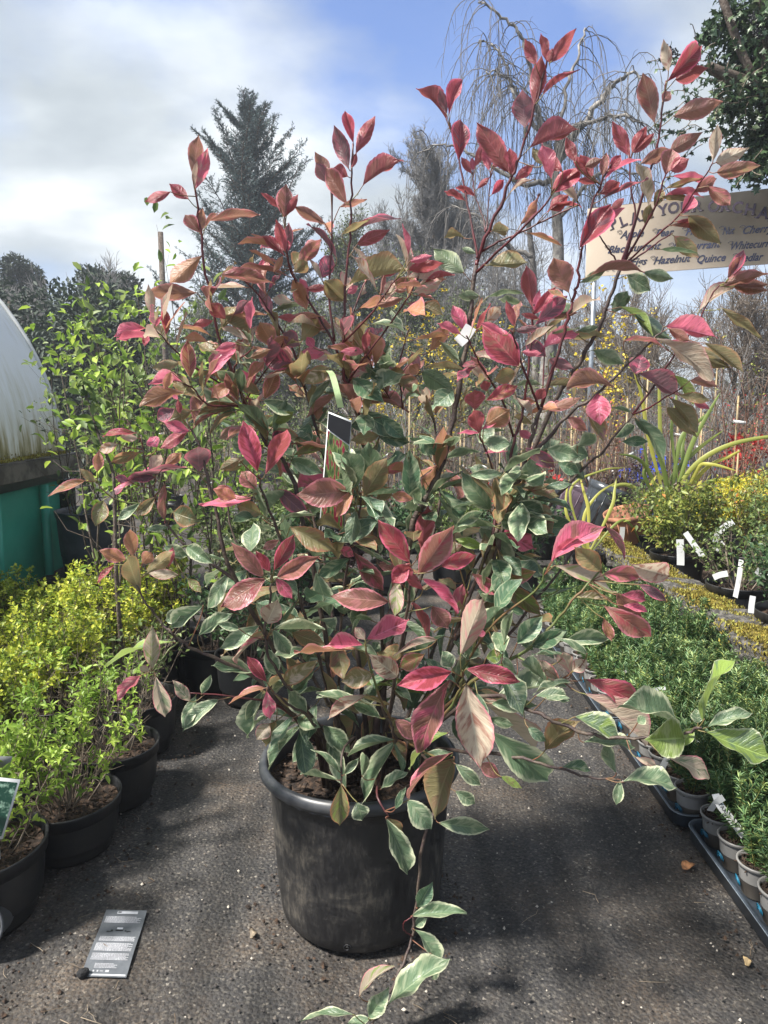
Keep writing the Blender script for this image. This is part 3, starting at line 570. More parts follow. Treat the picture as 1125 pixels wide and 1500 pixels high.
# ------------------------------------------------------------------ sign
def sign():
    O = at(857, 406, 7.0); E = at(1125, 402, 6.35); u = E - O; u[2] = 0; u = unit(u); nrm = np.array([u[1], -u[0], 0])
    if nrm[1] > 0: nrm = -nrm
    C0 = np.array([0, 0, CAMH])
    def loc(px, py):
        v = -(py - 750) / FPX; d = np.array([(px - 562.5) / FPX, cp + v * spn, -spn + v * cp]); t = np.dot(O - C0, nrm) / np.dot(d, nrm); p = C0 + d * t; return np.dot(p - O, u), p[2]
    s1 = loc(1225, 350)[0]; z0 = loc(870, 405)[1]; z1 = loc(880, 297)[1]; z1b = loc(1110, 284)[1]; z1 = (z1 + z1b) / 2
    o = thing('orchard_sign', 'cream PLAN YOUR ORCHARD board with dark lettering on metal posts', 'sign', tuple(O * np.array([1, 1, 0])))
    def W(s, z, out): return O * np.array([1, 1, 0]) + u * s + np.array([0, 0, z]) + nrm * out
    R = np.stack([u, -nrm, np.array([0, 0, 1])], 1)
    mb = MB(); c = W(s1 / 2, (z0 + z1) / 2, -.012); box(mb, c, (s1, .02, z1 - z0), R, .004); M_board = plain('cream_board', (.60, .50, .39), .6, second=(.68, .58, .47), scale=2.5, amount=.1)
    bd = part(o, 'board', mb, M_board, smooth=False)
    mb = MB()
    for s_ in (.075, s1 - .08):
        p = W(s_, 0, -.05); tube(mb if s_ < 1 else mb2, [p, p + [0, 0, z1 - .05]], .022, 10) if s_ < 1 else None
    part(o, 'post', mb, M_galv); mb = MB(); p = W(s1 - .08, 0, -.05); tube(mb, [p, p + [0, 0, z1 - .05]], .022, 10); part(o, 'post', mb, M_galv)
    M_navy = plain('purple_paint', (.022, .012, .028), .6); M_blue = plain('blue_paint', (.010, .014, .045), .6)
    mb = MB()
    title = [('P', 901, 334, .42), ('L', 915, 331, .36), ('A', 932, 326, .30), ('N', 949, 321, .25), ('Y', 972, 315, .16), ('O', 987, 312, .10), ('U', 1004, 311, .06), ('R', 1021, 310, .02), ('O', 1045, 310, -.02), ('R', 1061, 310, -.06),
             ('C', 1079, 312, -.09), ('H', 1097, 315, -.14), ('A', 1116, 320, -.2), ('R', 1134, 326, -.26), ('D', 1151, 333, -.32)]
    for ch, px, py, rot in title:
        s_, z_ = loc(px, py); tv, tf = text_obj(ch, .128, 0, .0038, .0003)
        def fn(v): 
            v = v.copy(); v[:, 0] *= .92; c_, n_ = math.cos(rot), math.sin(rot); x = v[:, 0] * c_ - v[:, 1] * n_; y = v[:, 0] * n_ + v[:, 1] * c_
            return O * np.array([1, 1, 0]) + u * (s_ + x)[:, None] + np.array([0, 0, 1]) * (z_ + y)[:, None] + nrm * (.0008 + v[:, 2])[:, None]
        add_text(mb, tv, tf, fn)
        # serifs
        if ch in 'PLNTYRHA':
            feet = {'P': [-.028], 'L': [-.02], 'N': [-.032, .032], 'T': [0], 'Y': [0], 'R': [-.03, .035], 'H': [-.035, .035], 'A': [-.042, .042]}[ch]
            for fx in feet:
                p0 = W(s_ + fx * math.cos(rot), z_ + fx * math.sin(rot) + .003, .004); Rr = R @ roty(-rot); box(mb, p0 - nrm * .0035, (.036, .0016, .009), Rr)
    part(bd, 'title_lettering', mb, M_navy, smooth=False)
    mb = MB()
    words = [('Apple', 908, 943, 349), ('Pear', 960, 987, 347), ('Plum', 1004, 1032, 345), ('Nut', 1058, 1076, 344), ('Cherry', 1088, 1134, 343), ('Blackcurrant', 890, 968, 371), ('Redcurrant', 984, 1056, 368), ('Whitecurrant', 1071, 1145, 366),
             ('Figs', 923, 948, 389), ('Hazelnut', 957, 1012, 387), ('Quince', 1021, 1063, 385), ('Medlar', 1078, 1118, 384)]
    for wd, p0, p1, py in words:
        sa, za = loc(p0, py); sb, zb = loc(p1, py); tv, tf = text_obj(wd, .088, .42, .0016, .0003, 'LEFT'); w_ = tv[:, 0].max() - tv[:, 0].min(); k = (sb - sa) / w_
        def fn(v): return O * np.array([1, 1, 0]) + u * (sa + (v[:, 0] - tv[:, 0].min()) * k)[:, None] + np.array([0, 0, 1]) * (za + v[:, 1])[:, None] + nrm * (.0008 + v[:, 2])[:, None]
        add_text(mb, tv, tf, fn)
        # looping flourishes of the script capitals
        th = np.linspace(0, 5.2, 14); cx, cz_ = sa + .006, za + .055
        tube(mb, [W(cx - .022 * math.cos(t) * (1 - t * .06) - .01, cz_ + .014 * math.sin(t), .003) for t in th], .0022, 4)
    for k in range(3):
        th = np.linspace(0, 6, 16); sa, za = loc(881 + k * 9, 395); tube(mb, [W(sa + .022 * math.cos(t) * (1 - t / 9), za + .016 * math.sin(t) * (1 - t / 9), .003) for t in th], .002, 4)
    part(bd, 'script_lettering', mb, M_blue, smooth=False)
M_galv = plain('galvanised_metal', (.32, .35, .38), .4, amount=.15, metallic=.6, scale=20)
sign()

# ------------------------------------------------------------------ plastic tunnel on green side wall (left)
def tunnel():
    cx, cz, R = -3.91, 1.0, 1.66; yf, yn = 5.15, 1.6
    o = thing('plastic_tunnel', 'low curved plastic tunnel with grimy base on a timber rail and green side', 'polytunnel', (cx, yf, 0))
    m, n, l = newmat('tunnel_sheet'); out = N(n, 'ShaderNodeOutputMaterial'); b = N(n, 'ShaderNodeBsdfPrincipled', inp={'Roughness': .35, 'Specular IOR Level': .6}); tr = N(n, 'ShaderNodeBsdfTranslucent')
    t = N(n, 'ShaderNodeTexCoord'); mp = N(n, 'ShaderNodeMapping', inp={'Scale': (3, 9, 1.2)}); l.new(t.outputs['Object'], mp.inputs[0]); nz = N(n, 'ShaderNodeTexNoise', inp={'Scale': 2.0, 'Detail': 6.0, 'Roughness': .65}); l.new(mp.outputs[0], nz.inputs['Vector'])
    s = N(n, 'ShaderNodeSeparateXYZ'); l.new(t.outputs['Object'], s.inputs[0]); mr = N(n, 'ShaderNodeMapRange', inp={'From Min': 1.0, 'From Max': 1.6, 'To Min': .42, 'To Max': -.1}); l.new(s.outputs['Z'], mr.inputs[0])
    ad = N(n, 'ShaderNodeMath', operation='ADD'); l.new(nz.outputs['Fac'], ad.inputs[0]); l.new(mr.outputs[0], ad.inputs[1])
    r_ = ramp(n, [(.45, (.74, .78, .82)), (.72, (.60, .62, .58)), (.9, (.33, .31, .2)), (1, (.16, .15, .06))]); l.new(ad.outputs[0], r_.inputs[0]); l.new(r_.outputs[0], b.inputs['Base Color']); l.new(r_.outputs[0], tr.inputs['Color'])
    mx = N(n, 'ShaderNodeMixShader', inp={0: .45}); l.new(b.outputs[0], mx.inputs[1]); l.new(tr.outputs[0], mx.inputs[2]); l.new(mx.outputs[0], out.inputs[0])
    mb = MB(); th = np.linspace(0, math.pi, 40); ys = np.linspace(yn, yf, 12); V = np.array([[cx + (R + .002 * math.sin(y * 5 + 3 * a)) * math.cos(a), y, cz + R * math.sin(a)] for y in ys for a in th]); ii = (np.arange(11)[:, None] * 40 + np.arange(39)[None]).ravel()
    mb.add(V, np.stack([ii, ii + 1, ii + 41, ii + 40], -1)); part(o, 'sheet', mb, m)
    mb = MB(); k0 = len(th); V = np.array([[cx + (R - .01) * math.cos(a), yf - .01, cz + (R - .01) * math.sin(a)] for a in th] + [[cx, yf - .01, cz]]); mb.add(V, None, [[i, i + 1, k0] for i in range(k0 - 1)]); part(o, 'end_sheet', mb, m)
    for y in (yf, yf - .9, yf - 1.8):
        mb = MB(); tube(mb, [(cx + (R + .012) * math.cos(a), y, cz + (R + .012) * math.sin(a)) for a in th], .014 if y == yf else .012, 7); part(o, 'hoop', mb, M_white)
    wood = plain('weathered_rail', (.10, .09, .075), .9, second=(.22, .20, .17), scale=5, bump=.6, bscale=30)
    mb = MB(); box(mb, (cx + R + .02, (yn + yf) / 2 + .02, cz - .055), (.15, yf - yn + .2, .115), None, .006); part(o, 'timber_rail', mb, wood, smooth=False)
    mb = MB(); box(mb, (cx, yf + .03, cz - .056), (2 * R, .05, .11), None, .006); part(o, 'timber_rail', mb, wood, smooth=False)
    green = plain('green_sheet', (.05, .42, .31), .35, second=(.12, .58, .45), scale=2.0, thr=(.35, .7), spec=.6, bump=.1, bscale=3, trans=.35)
    dk = plain('dark_green_frame', (.006, .045, .035), .5)
    y = yn; mb = MB(); box(mb, (cx + R - .02, (yn + yf) / 2, .42), (.03, yf - yn - .1, .84), None, 0); part(o, 'green_side_sheet', mb, green, smooth=False)
    mb = MB(); box(mb, (cx, yf - .05, .42), (2 * R - .1, .03, .84)); part(o, 'green_side_sheet', mb, green, smooth=False)
    mb = MB(); box(mb, (cx + R, (yn + yf) / 2, .862), (.06, yf - yn, .07)); part(o, 'frame_rail', mb, dk, smooth=False)
    mb = MB(); box(mb, (cx + R + .01, yf + .02, .41), (.10, .10, .82), None, .005); part(o, 'corner_post', mb, dk, smooth=False)
    for k, y in enumerate((yf - .33, yf - .95, yf - 1.9)):
        mb = MB(); tube(mb, [(cx + R + .02, y, 0), (cx + R + .02, y, .82)], .03, 10); part(o, 'upright_pipe', mb, green)
    ms = MB(); r = np.random.default_rng(8); nn = 2600; P = np.stack([cx + R + r.uniform(-.03, .07, nn), yf - 1.8 * r.random(nn), cz + .003 + r.random(nn) * .012], -1); P[:, 2] += .03 * (P[:, 0] < cx + R) * r.random(nn)
    leaves(ms, LEAF4, P, unit(rdir(nn, r) + [0, 0, .8]), rdir(nn, r), .016, .008, r=r); part(o, 'moss', ms, F_moss, kind='stuff')
F_moss = foliage('moss', [(0, (.05, .045, .012)), (.4, (.15, .12, .025)), (.75, (.33, .26, .045)), (1, (.42, .42, .10))], .9, .2)
tunnel()
# ------------------------------------------------------------------ potted plants
def pot_mb(R=.15, H=.2, lip=.012, taper=.80, k=40):
    mb = MB(); r0 = R * taper
    lathe(mb, [(.001, .002), (r0 * .8, .002), (r0 * .97, .006), (r0, .02), (r0 + (R - r0) * .72, H * .80), (R * .965, H - .035), (R, H - .032), (R + .002, H - .004), (R + lip * .35, H + .002), (R + lip * .2, H + .006), (R - .004, H + .003), (R - .007, H - .03), (R * .93, H * .5), (R * .9, H * .3)], k=k); return mb
def soil_mb(R, z, seed, k=30):
    r = np.random.default_rng(seed); mb = MB(); V = [(0, 0, z)]
    for i in range(1, 8):
        for j in range(k): a = 2 * math.pi * j / k; q = R * i / 7; V.append((q * math.cos(a), q * math.sin(a), z + r.normal() * .004 + .006 * math.sin(a * 2 + i)))
    t = [(0, 1 + j, 1 + (j + 1) % k) for j in range(k)]; q = [(1 + (i - 1) * k + j, 1 + i * k + j, 1 + i * k + (j + 1) % k, 1 + (i - 1) * k + (j + 1) % k) for i in range(1, 7) for j in range(k)]; mb.add(V, q, t)
    n = 90; P = np.stack([R * .95 * np.sqrt(r.random(n)) * np.cos(r.random(n) * 6.28), np.zeros(n), np.full(n, z + .004)], -1); a = r.random(n) * 6.28; rr = R * .93 * np.sqrt(r.random(n)); P[:, 0] = rr * np.cos(a); P[:, 1] = rr * np.sin(a)
    d = rdir(n, r) * [1, 1, .4]; segs(mb, P, P + d * .022, .003, .002, 4); return mb
def bush_geo(seed, z0, nst, h, spread, leafn, ls, asp, r_stem=.003, tip_only=0., droop=0., sub=4, tpl=LEAF4, crown_r=.05, lean=(0, 0), whorl=0):
    """stems out of the compost with side twigs and leaves along them"""
    r = np.random.default_rng(seed); S = MB(); Lf = MB(); A = []; B = []; RA = []; RB = []; PP = []; PD = []; PT = []
    for i in range(nst):
        a0 = r.uniform(0, 6.28); q = np.array([crown_r * math.cos(a0) * r.random(), crown_r * math.sin(a0) * r.random(), z0]); out = spread / h * r.random() ** .6; d = unit([math.cos(a0) * out + lean[0], math.sin(a0) * out + lean[1], 1]); L = h * r.uniform(.65, 1.08); ns = 8
        for k in range(ns):
            d = unit(d + r.normal(size=3) * .09 + np.array([0, 0, .04 - droop * k / ns])); q2 = q + d * L / ns; rr = r_stem * (1 - .75 * k / ns); A.append(q); B.append(q2); RA.append(rr); RB.append(rr * .88); PP.append(q2); PD.append(d); PT.append((k + 1) / ns)
            if k > 1:
                for _ in range(sub):
                    e = unit(d * .7 + rdir(1, r)[0] * .8); l2 = L * .17 * r.uniform(.4, 1.3); p1 = q + (q2 - q) * r.random(); p2 = p1 + e * l2 * .5; e2 = unit(e + np.array([0, 0, .35]) + r.normal(size=3) * .2); p3 = p2 + e2 * l2 * .5
                    A += [p1, p2]; B += [p2, p3]; RA += [rr * .5, rr * .4]; RB += [rr * .4, rr * .25]; PP += [p2, p3]; PD += [e, e2]; PT += [(k + .5) / ns, (k + 1.0) / ns]
            q = q2
    segs(S, A, B, np.array(RA), np.array(RB), 4); PP = np.array(PP); PD = np.array(PD); PT = np.array(PT); w = np.clip((PT - tip_only) / (1 - tip_only + 1e-6), .02, 1) ; w /= w.sum()
    if whorl:
        m = leafn // whorl; idx = r.choice(len(PP), m, p=w); idx = np.repeat(idx, whorl); P = PP[idx] + PD[idx] * (np.tile(np.linspace(-1.2, .3, whorl), m) * ls * .8)[:, None]
        th = np.tile(np.arange(whorl) * 2.4, m) + np.repeat(r.random(m) * 6.28, whorl); X = unit(np.cross(PD[idx], [0.3, .2, 1.01])); Yv = np.cross(PD[idx], X); Ad = unit(PD[idx] * .75 + X * np.cos(th)[:, None] + Yv * np.sin(th)[:, None]); Nn = unit(PD[idx] + r.normal(size=PD[idx].shape) * .15 + [0, 0, .3])
        rd = np.repeat(r.random(m), whorl) * .7 + .3 * r.random(m * whorl); s = ls * r.uniform(.6, 1.2, m * whorl); leaves(Lf, tpl, P, Ad, Nn, s, s * asp, rd, r)
    else:
        idx = r.choice(len(PP), leafn, p=w); P = PP[idx] + r.normal(size=(leafn, 3)) * ls * .5; Ad = unit(PD[idx] * .5 + rdir(leafn, r)); Nn = unit(r.normal(size=(leafn, 3)) * .5 + [0, 0, 1]); s = ls * r.uniform(.55, 1.2, leafn); leaves(Lf, tpl, P, Ad, Nn, s, s * asp, None, r)
    return S, Lf
F_yg = foliage('yellow_green_leaves', [(0, (.08, .14, .02)), (.3, (.20, .29, .04)), (.6, (.44, .50, .055)), (1, (.72, .68, .09))], .45, .35)
F_bright = foliage('fresh_green_leaves', [(0, (.11, .19, .035)), (.5, (.24, .38, .055)), (1, (.45, .58, .10))], .45, .4)
F_mid = foliage('mid_green_leaves', [(0, (.06, .10, .035)), (.5, (.135, .20, .06)), (1, (.28, .35, .12))], .5, .4)
F_dkgreen = foliage('dark_green_leaves', [(0, (.02, .05, .02)), (.6, (.05, .10, .04)), (1, (.10, .17, .07))], .45, .25)
F_purple = foliage('purple_leaves', [(0, (.04, .02, .03)), (.5, (.09, .045, .05)), (1, (.16, .14, .07))], .5, .25)
F_redbits = foliage('red_flowers', [(0, (.25, .02, .02)), (.6, (.55, .05, .04)), (1, (.62, .15, .15))], .5, .3)
F_forsythia = foliage('yellow_flowers', [(0, (.5, .36, .02)), (1, (.8, .62, .05))], .5, .3)
F_phorm = foliage('strap_leaves', [(0, (.07, .12, .03)), (.5, (.19, .25, .06)), (1, (.46, .44, .09))], .45, .3)
F_yew = foliage('yew_needles', [(0, (.03, .08, .03)), (.35, (.085, .18, .07)), (.7, (.20, .30, .11)), (1, (.46, .50, .14))], .42, .15)  # dark to pale spread paints lit and unlit needles; yellow end is tip growth
F_vari = foliage('variegated_small', [(0, (.08, .13, .05)), (.5, (.2, .25, .12)), (1, (.5, .5, .32))], .5, .3)
def potted(name, label, cat, x, y, z=0, R=.15, H=.2, fol=F_yg, seed=1, group=None, stem=M_twig, potmat=None, soilz=.86, **kw):
    o = thing(name, label, cat, (x, y, z), group); pm = pot_mb(R, H); part(o, 'pot', pm, potmat or M_blackpot, world_coords=False)
    part(o, 'compost', soil_mb(R * .94, H * soilz, seed), M_soil, world_coords=False)
    S, Lf = bush_geo(seed, H * soilz - .01, **kw); part(o, 'stems', S, stem, kind='stuff', world_coords=False); part(o, 'foliage', Lf, fol, kind='stuff', world_coords=False); return o

GL = 'potted shrubs lining the left side of the path'
# front pots of the left row: open, twiggy, fresh green tips
potted('potted_shrub', 'fresh green twiggy shrub in the nearest large black pot at lower left', 'potted plant', -1.07, 1.79, 0, .172, .205, F_bright, 101, GL, nst=34, h=.34, spread=.26, leafn=1700, ls=.028, asp=.42, tip_only=.25, whorl=5, crown_r=.09, sub=3, tpl=LEAF6)
potted('potted_shrub', 'fresh green twiggy shrub in the low wide pot, second along the left row', 'potted plant', -.965, 2.10, 0, .155, .165, F_bright, 102, GL, nst=30, h=.36, spread=.24, leafn=1300, ls=.026, asp=.42, tip_only=.3, whorl=5, crown_r=.08, sub=3, tpl=LEAF6)
potted('potted_shrub', 'brown stemmed shrub with few green tips in the third pot along the left row', 'potted plant', -.925, 2.38, 0, .15, .20, F_bright, 103, GL, nst=22, h=.36, spread=.2, leafn=500, ls=.026, asp=.45, tip_only=.4, whorl=5, crown_r=.07, sub=3, tpl=LEAF6)
potted('potted_shrub', 'thin shrub in the fourth black pot of the left row, under the drooping shoot', 'potted plant', -.97, 2.76, 0, .155, .21, F_mid, 104, GL, nst=20, h=.34, spread=.2, leafn=420, ls=.028, asp=.5, tip_only=.3, crown_r=.07, sub=3)
# second and further rows: dense yellow green bushes
k = 0
yg = [(-1.38, 2.0, .34, 'dense yellow green shrub behind the nearest left pot', F_bright), (-1.30, 2.38, .40, 'dense yellow green shrub behind the second left pot', F_yg), (-1.28, 2.76, .42, 'dense yellow green shrub behind the third left pot', F_yg), (-1.20, 3.12, .46, 'yellow green shrub in the middle of the left mass beside the dark stem', F_yg),
      (-1.66, 2.30, .36, 'golden green shrub at the left picture edge', F_yg), (-1.62, 2.70, .32, 'golden green shrub in front of the green sheet', F_yg), (-1.58, 3.12, .33, 'golden shrub in front of the green sheet, one row further back', F_yg), (-1.60, 3.50, .36, 'golden shrub just in front of the green corner post', F_yg),
      (-2.05, 2.75, .36, 'golden shrub cut by the left picture edge, middle', F_yg), (-2.02, 3.2, .32, 'golden shrub cut by the left picture edge, below the green sheet', F_yg), (-1.96, 3.66, .34, 'golden shrub close against the green sheet', F_yg), (-1.16, 3.55, .48, 'olive green rounded shrub beside the grey pot', F_yg), (-1.70, 1.95, .4, 'fresh green shrub at the left edge behind the picture label', F_bright)]
for (x, y, h, lab, F) in yg:
    k += 1; potted('potted_shrub', lab, 'potted plant', x, y, 0, .16, .2, F, 110 + k, 'dense yellow green shrubs in the left mass', nst=36, h=h, spread=.24, leafn=4600, ls=.021, asp=.6, tip_only=.05, whorl=4, crown_r=.08, sub=4)
# dark pots further along the left row
for i, (x, y, h, lab, F, n_) in enumerate([(-.62, 3.25, .40, 'dark potted shrub left of the big pot, partly under drooping variegated leaves', F_dkgreen, 500), (-.72, 3.75, .55, 'small shrub with white label in a dark pot behind the drooping leaves', F_vari, 700), (-.50, 4.15, .50, 'dark leaved shrub in a black pot further along the left row', F_dkgreen, 900),
        (-.85, 4.35, .62, 'loose green shrub in a black pot below the leafy saplings', F_mid, 900), (-.30, 4.7, .45, 'purplish shrub in a black pot at the end of the left row', F_purple, 900), (.05, 5.2, .5, 'rounded dark shrub closing the path, left one', F_dkgreen, 1300), (.5, 5.35, .48, 'rounded mid green shrub closing the path, middle one', F_mid, 1300), (.95, 5.1, .5, 'dark green shrub closing the path, right one', F_dkgreen, 1300), (-.6, 5.4, .7, 'bright green shrub behind the middle of the left row', F_mid, 1600)]):
    potted('potted_shrub', lab, 'potted plant', x, y, 0, .15, .22, F, 140 + i, 'darker potted shrubs further along the path', nst=18, h=h, spread=.26, leafn=n_ * 2, ls=.04, asp=.5, tip_only=.1, crown_r=.07, sub=3)
# leafy saplings, left middle
for i, (px, y, top, lab, n_) in enumerate([(300, 3.4, 520, 'leafy green sapling right behind the left shoots', 420), (255, 3.5, 430, 'leafy green sapling with pale green leaves near the left shoot', 560), (205, 3.3, 395, 'tallest leafy sapling, its thin tip crossing the sky below the cedar', 520), (165, 3.2, 500, 'leafy sapling on a dark straight stem over the golden shrub', 520), (150, 3.7, 470, 'leafy green sapling between the tunnel and the dark stem', 520), (118, 4.9, 545, 'leafy sapling nearest the tunnel edge', 260), (235, 4.3, 420, 'leafy green sapling in the second row behind the straight stem', 520), (320, 4.4, 500, 'leafy green sapling in the second row near the S shaped stem', 420), (180, 5.0, 450, 'leafy green sapling in the third row under the hedge', 520), (360, 5.2, 560, 'leafy green sapling in the third row in front of the cedar foot', 420)]):
    x = (px - 562.5) / FPX * y * 1.0; h = at(px, top, y)[2] - .2
    potted('leafy_sapling', lab, 'sapling', x, y, 0, .14, .22, F_mid if i % 3 else F_bright, 170 + i, 'leafy saplings behind the shrub on the left', stem=M_bark, nst=4, h=h * .97, spread=.28, leafn=int(n_ * .5), ls=.06, asp=.48, r_stem=.006, tip_only=.22, crown_r=.04, sub=2, tpl=LEAF6)
# straight dark stem with its own pot
mb = MB(); o = thing('potted_sapling', 'straight dark stem rising from the golden shrubs at left', 'sapling', (at(170, 800, 2.95)[0], 2.95, 0)); x0 = o.location[0]
tube(mb, smooth_pts([(x0, 2.95, .16), at(178, 950, 2.95), at(171, 850, 2.93), at(168, 740, 2.95), at(165, 690, 2.95), at(145, 640, 2.97), at(120, 560, 3.0)], 4), np.linspace(.011, .004, 25), 7); part(o, 'stem', mb, M_bark)
part(o, 'pot', pot_mb(.13, .19), M_blackpot, world_coords=False); part(o, 'compost', soil_mb(.12, .16, 4), M_soil, world_coords=False)
mb = MB(); r = np.random.default_rng(5); PT_ = [at(px, py, 2.97) for px, py in [(165, 690), (150, 650), (140, 620), (128, 585), (120, 560), (122, 570)]]; Pp = np.repeat(np.array(PT_), 7, 0); leaves(mb, LEAF6, Pp + r.normal(size=Pp.shape) * .02, unit(rdir(len(Pp), r) + [0, 0, .3]), unit(rdir(len(Pp), r) + [0, 0, 1]), .065, .03, r=r); part(o, 'foliage', mb, F_mid, kind='stuff')
# big dark grey pot behind the golden shrubs
mb = pot_mb(.24, .42, .02, .85); o = thing('grey_tub', 'large dark grey plastic tub between green post and golden shrubs', 'tub', (at(137, 750, 4.9)[0], 4.9, .22)); part(o, 'tub', mb, plain('grey_plastic', (.05, .055, .065), .4, amount=.2), world_coords=False); part(o, 'compost', soil_mb(.2, .36, 5), M_soil, world_coords=False)
bx = MB(); box(bx, (o.location[0], 4.9, .11), (.6, .5, .22), None, .01); solo('timber_block', bx, M_bark, 'low timber block carrying the grey tub behind the golden shrubs', 'block')
# small lying pot at the lower left edge
mb = MB(); Rm = rotx(math.radians(70)) @ rotz(.3); lathe(mb, [(.035, 0), (.038, .01), (.05, .09), (.056, .092), (.057, .100), (.053, .102), (.050, .098), (.036, .012)], (0, 0, .056), 30, Rm)
def gp(px, py, z=0):
    v = -(py - 750) / FPX; d = np.array([(px - 562.5) / FPX, cp + v * spn, -spn + v * cp]); return np.array([0, 0, CAMH]) + d * ((z - CAMH) / d[2])
p = gp(-12, 1390); o = thing('small_pot', 'small empty pot lying on its side at the lower left edge', 'pot', (p[0], p[1] + .05, 0)); part(o, 'pot', mb, plain('grey_pot', (.10, .105, .11), .5, amount=.2), world_coords=False)
# picture label standing at the left edge
def label_card(name, label, cat, corners, mats, th=.0012):
    c = [np.asarray(q) for q in corners]; n_ = unit(np.cross(c[1] - c[0], c[3] - c[0])); mb = MB(); v = np.array(c + [q - n_ * th for q in c]); mb.add(v, [[0, 1, 2, 3], [7, 6, 5, 4], [0, 4, 5, 1], [1, 5, 6, 2], [2, 6, 7, 3], [3, 7, 4, 0]]); return mb, n_
def pic_label():
    Y = 1.62; c = [at(-45, 1236, Y), at(4, 1229, Y), at(30, 1142, Y + .02), at(-40, 1135, Y + .02)]; mb, n_ = label_card('', '', '', c, None)
    o = thing('picture_label', 'green picture label with white border at the left edge', 'plant label', tuple(c[1]))
    part(o, 'card', mb, M_white, smooth=False); cc = sum(c) / 4; ii = [cc + (q - cc) * .90 + n_ * (.0006 if np.dot(n_, cc - [0, 0, CAMH]) < 0 else -.0018) for q in c]; m2 = MB(); m2.add(ii, [[0, 1, 2, 3]])
    part(o, 'picture', m2, plain('picture_print', (.01, .045, .03), .3, second=(.22, .34, .26), scale=45, thr=(.5, .62)), smooth=False)
    m3 = MB(); s0 = (c[0] + c[1]) / 2; box(m3, s0 + [0, .01, -.07], (.012, .002, .16), None, 0); part(o, 'stake', m3, M_white, smooth=False)
    g = MB(); d0 = [at(-45, 1128, Y + .1), at(14, 1124, Y + .1), at(18, 1108, Y + .1), at(-40, 1108, Y + .1)]; g, _ = label_card('', '', '', d0, None); t = thing('grey_label', 'small grey label just above the green picture label', 'plant label', tuple(d0[1])); part(t, 'card', g, plain('grey_card', (.25, .26, .25), .6), smooth=False)
    m3 = MB(); box(m3, (d0[0] + d0[1]) / 2 + np.array([0, .01, -.12]), (.008, .002, .26)); part(t, 'stake', m3, M_white, smooth=False)
pic_label()
# dropped label lying on the path
def dropped():
    c = [gp(118, 1431, .004), gp(185, 1433, .004), gp(220, 1333, .004), gp(156, 1335, .004)]; o = thing('dropped_label', 'grey printed care label lying flat on the path at lower left', 'plant label', tuple(c[0]))
    u_, v_ = c[1] - c[0], c[3] - c[0]; mb = MB(); nn = 9; V = []
    for i in range(nn):
        for j in range(3): V.append(c[0] + u_ * j / 2 + v_ * i / (nn - 1) + np.array([0, 0, .002 + .004 * math.sin(i * .55) ** 2]))
    q = [[i * 3 + j, i * 3 + j + 1, i * 3 + j + 4, i * 3 + j + 3] for i in range(nn - 1) for j in range(2)]; mb.add(V, q); V2 = np.array(V) - [0, 0, .0012]; mb.add(V2, [f[::-1] for f in q])
    part(o, 'card', mb, plain('grey_print_card', (.075, .082, .092), .35, second=(.13, .14, .155), scale=30, thr=(.3, .7)), smooth=False)
    def z_(t): return .0028 + .004 * math.sin(t * (nn - 1) * .55) ** 2
    pr = MB(); dk = MB(); r = np.random.default_rng(6)
    def quad(M, s0, s1, t0, t1, dz=0):
        M.add([c[0] + u_ * s0 + v_ * t0 + [0, 0, z_(t0) + dz], c[0] + u_ * s1 + v_ * t0 + [0, 0, z_(t0) + dz], c[0] + u_ * s1 + v_ * t1 + [0, 0, z_(t1) + dz], c[0] + u_ * s0 + v_ * t1 + [0, 0, z_(t1) + dz]], [[0, 1, 2, 3]])
    for (t0, t1, s0, s1) in [(.80, .90, .06, .92), (.50, .58, .1, .93), (.345, .47, .08, .93), (.22, .315, .08, .92), (.115, .18, .22, .72)]:
        rows = int((t1 - t0) / .0155)
        for k in range(rows):
            s = s0; t = t0 + (t1 - t0) * k / rows; e = s1 - r.random() * .12 * (k % 2)
            while s < e: w = r.uniform(.015, .06); quad(pr, s, min(e, s + w), t, t + .0085); s += w + .008
    quad(pr, .30, .80, .935, .975); quad(dk, .32, .40, .948, .966, .0004); quad(pr, .02, .97, .012, .034)
    for s in (.12, .22, .31): quad(pr, s, s + .035, .062, .085)
    quad(pr, .38, .45, .068, .078); quad(pr, .50, .58, .06, .088); quad(pr, .42, .56, .695, .725)
    for (s0, s1, t0, t1) in [(.20, .25, .645, .665), (.25, .30, .648, .658), (.29, .34, .655, .685), (.40, .58, .668, .686), (.62, .66, .66, .682), (.67, .70, .648, .668), (.70, .76, .655, .672)]: quad(dk, s0, s1, t0, t1, .0003)
    part(o, 'fine_print', pr, plain('pale_print', (.50, .51, .54), .5), kind='stuff', smooth=False); part(o, 'cut_slots', dk, M_black, kind='stuff', smooth=False)
    st = MB(); p = gp(122, 1432); lathe(st, [(.001, -.012), (.009, -.008), (.013, .001), (.011, .009), (.001, .013)], p + [0, 0, .010], 9, wob=.2); solo('dark_stone', st, plain('dark_stone', (.012, .012, .013), .9, bump=1, bscale=120), 'small round black stone at the corner of the dropped label', 'stone')
dropped()

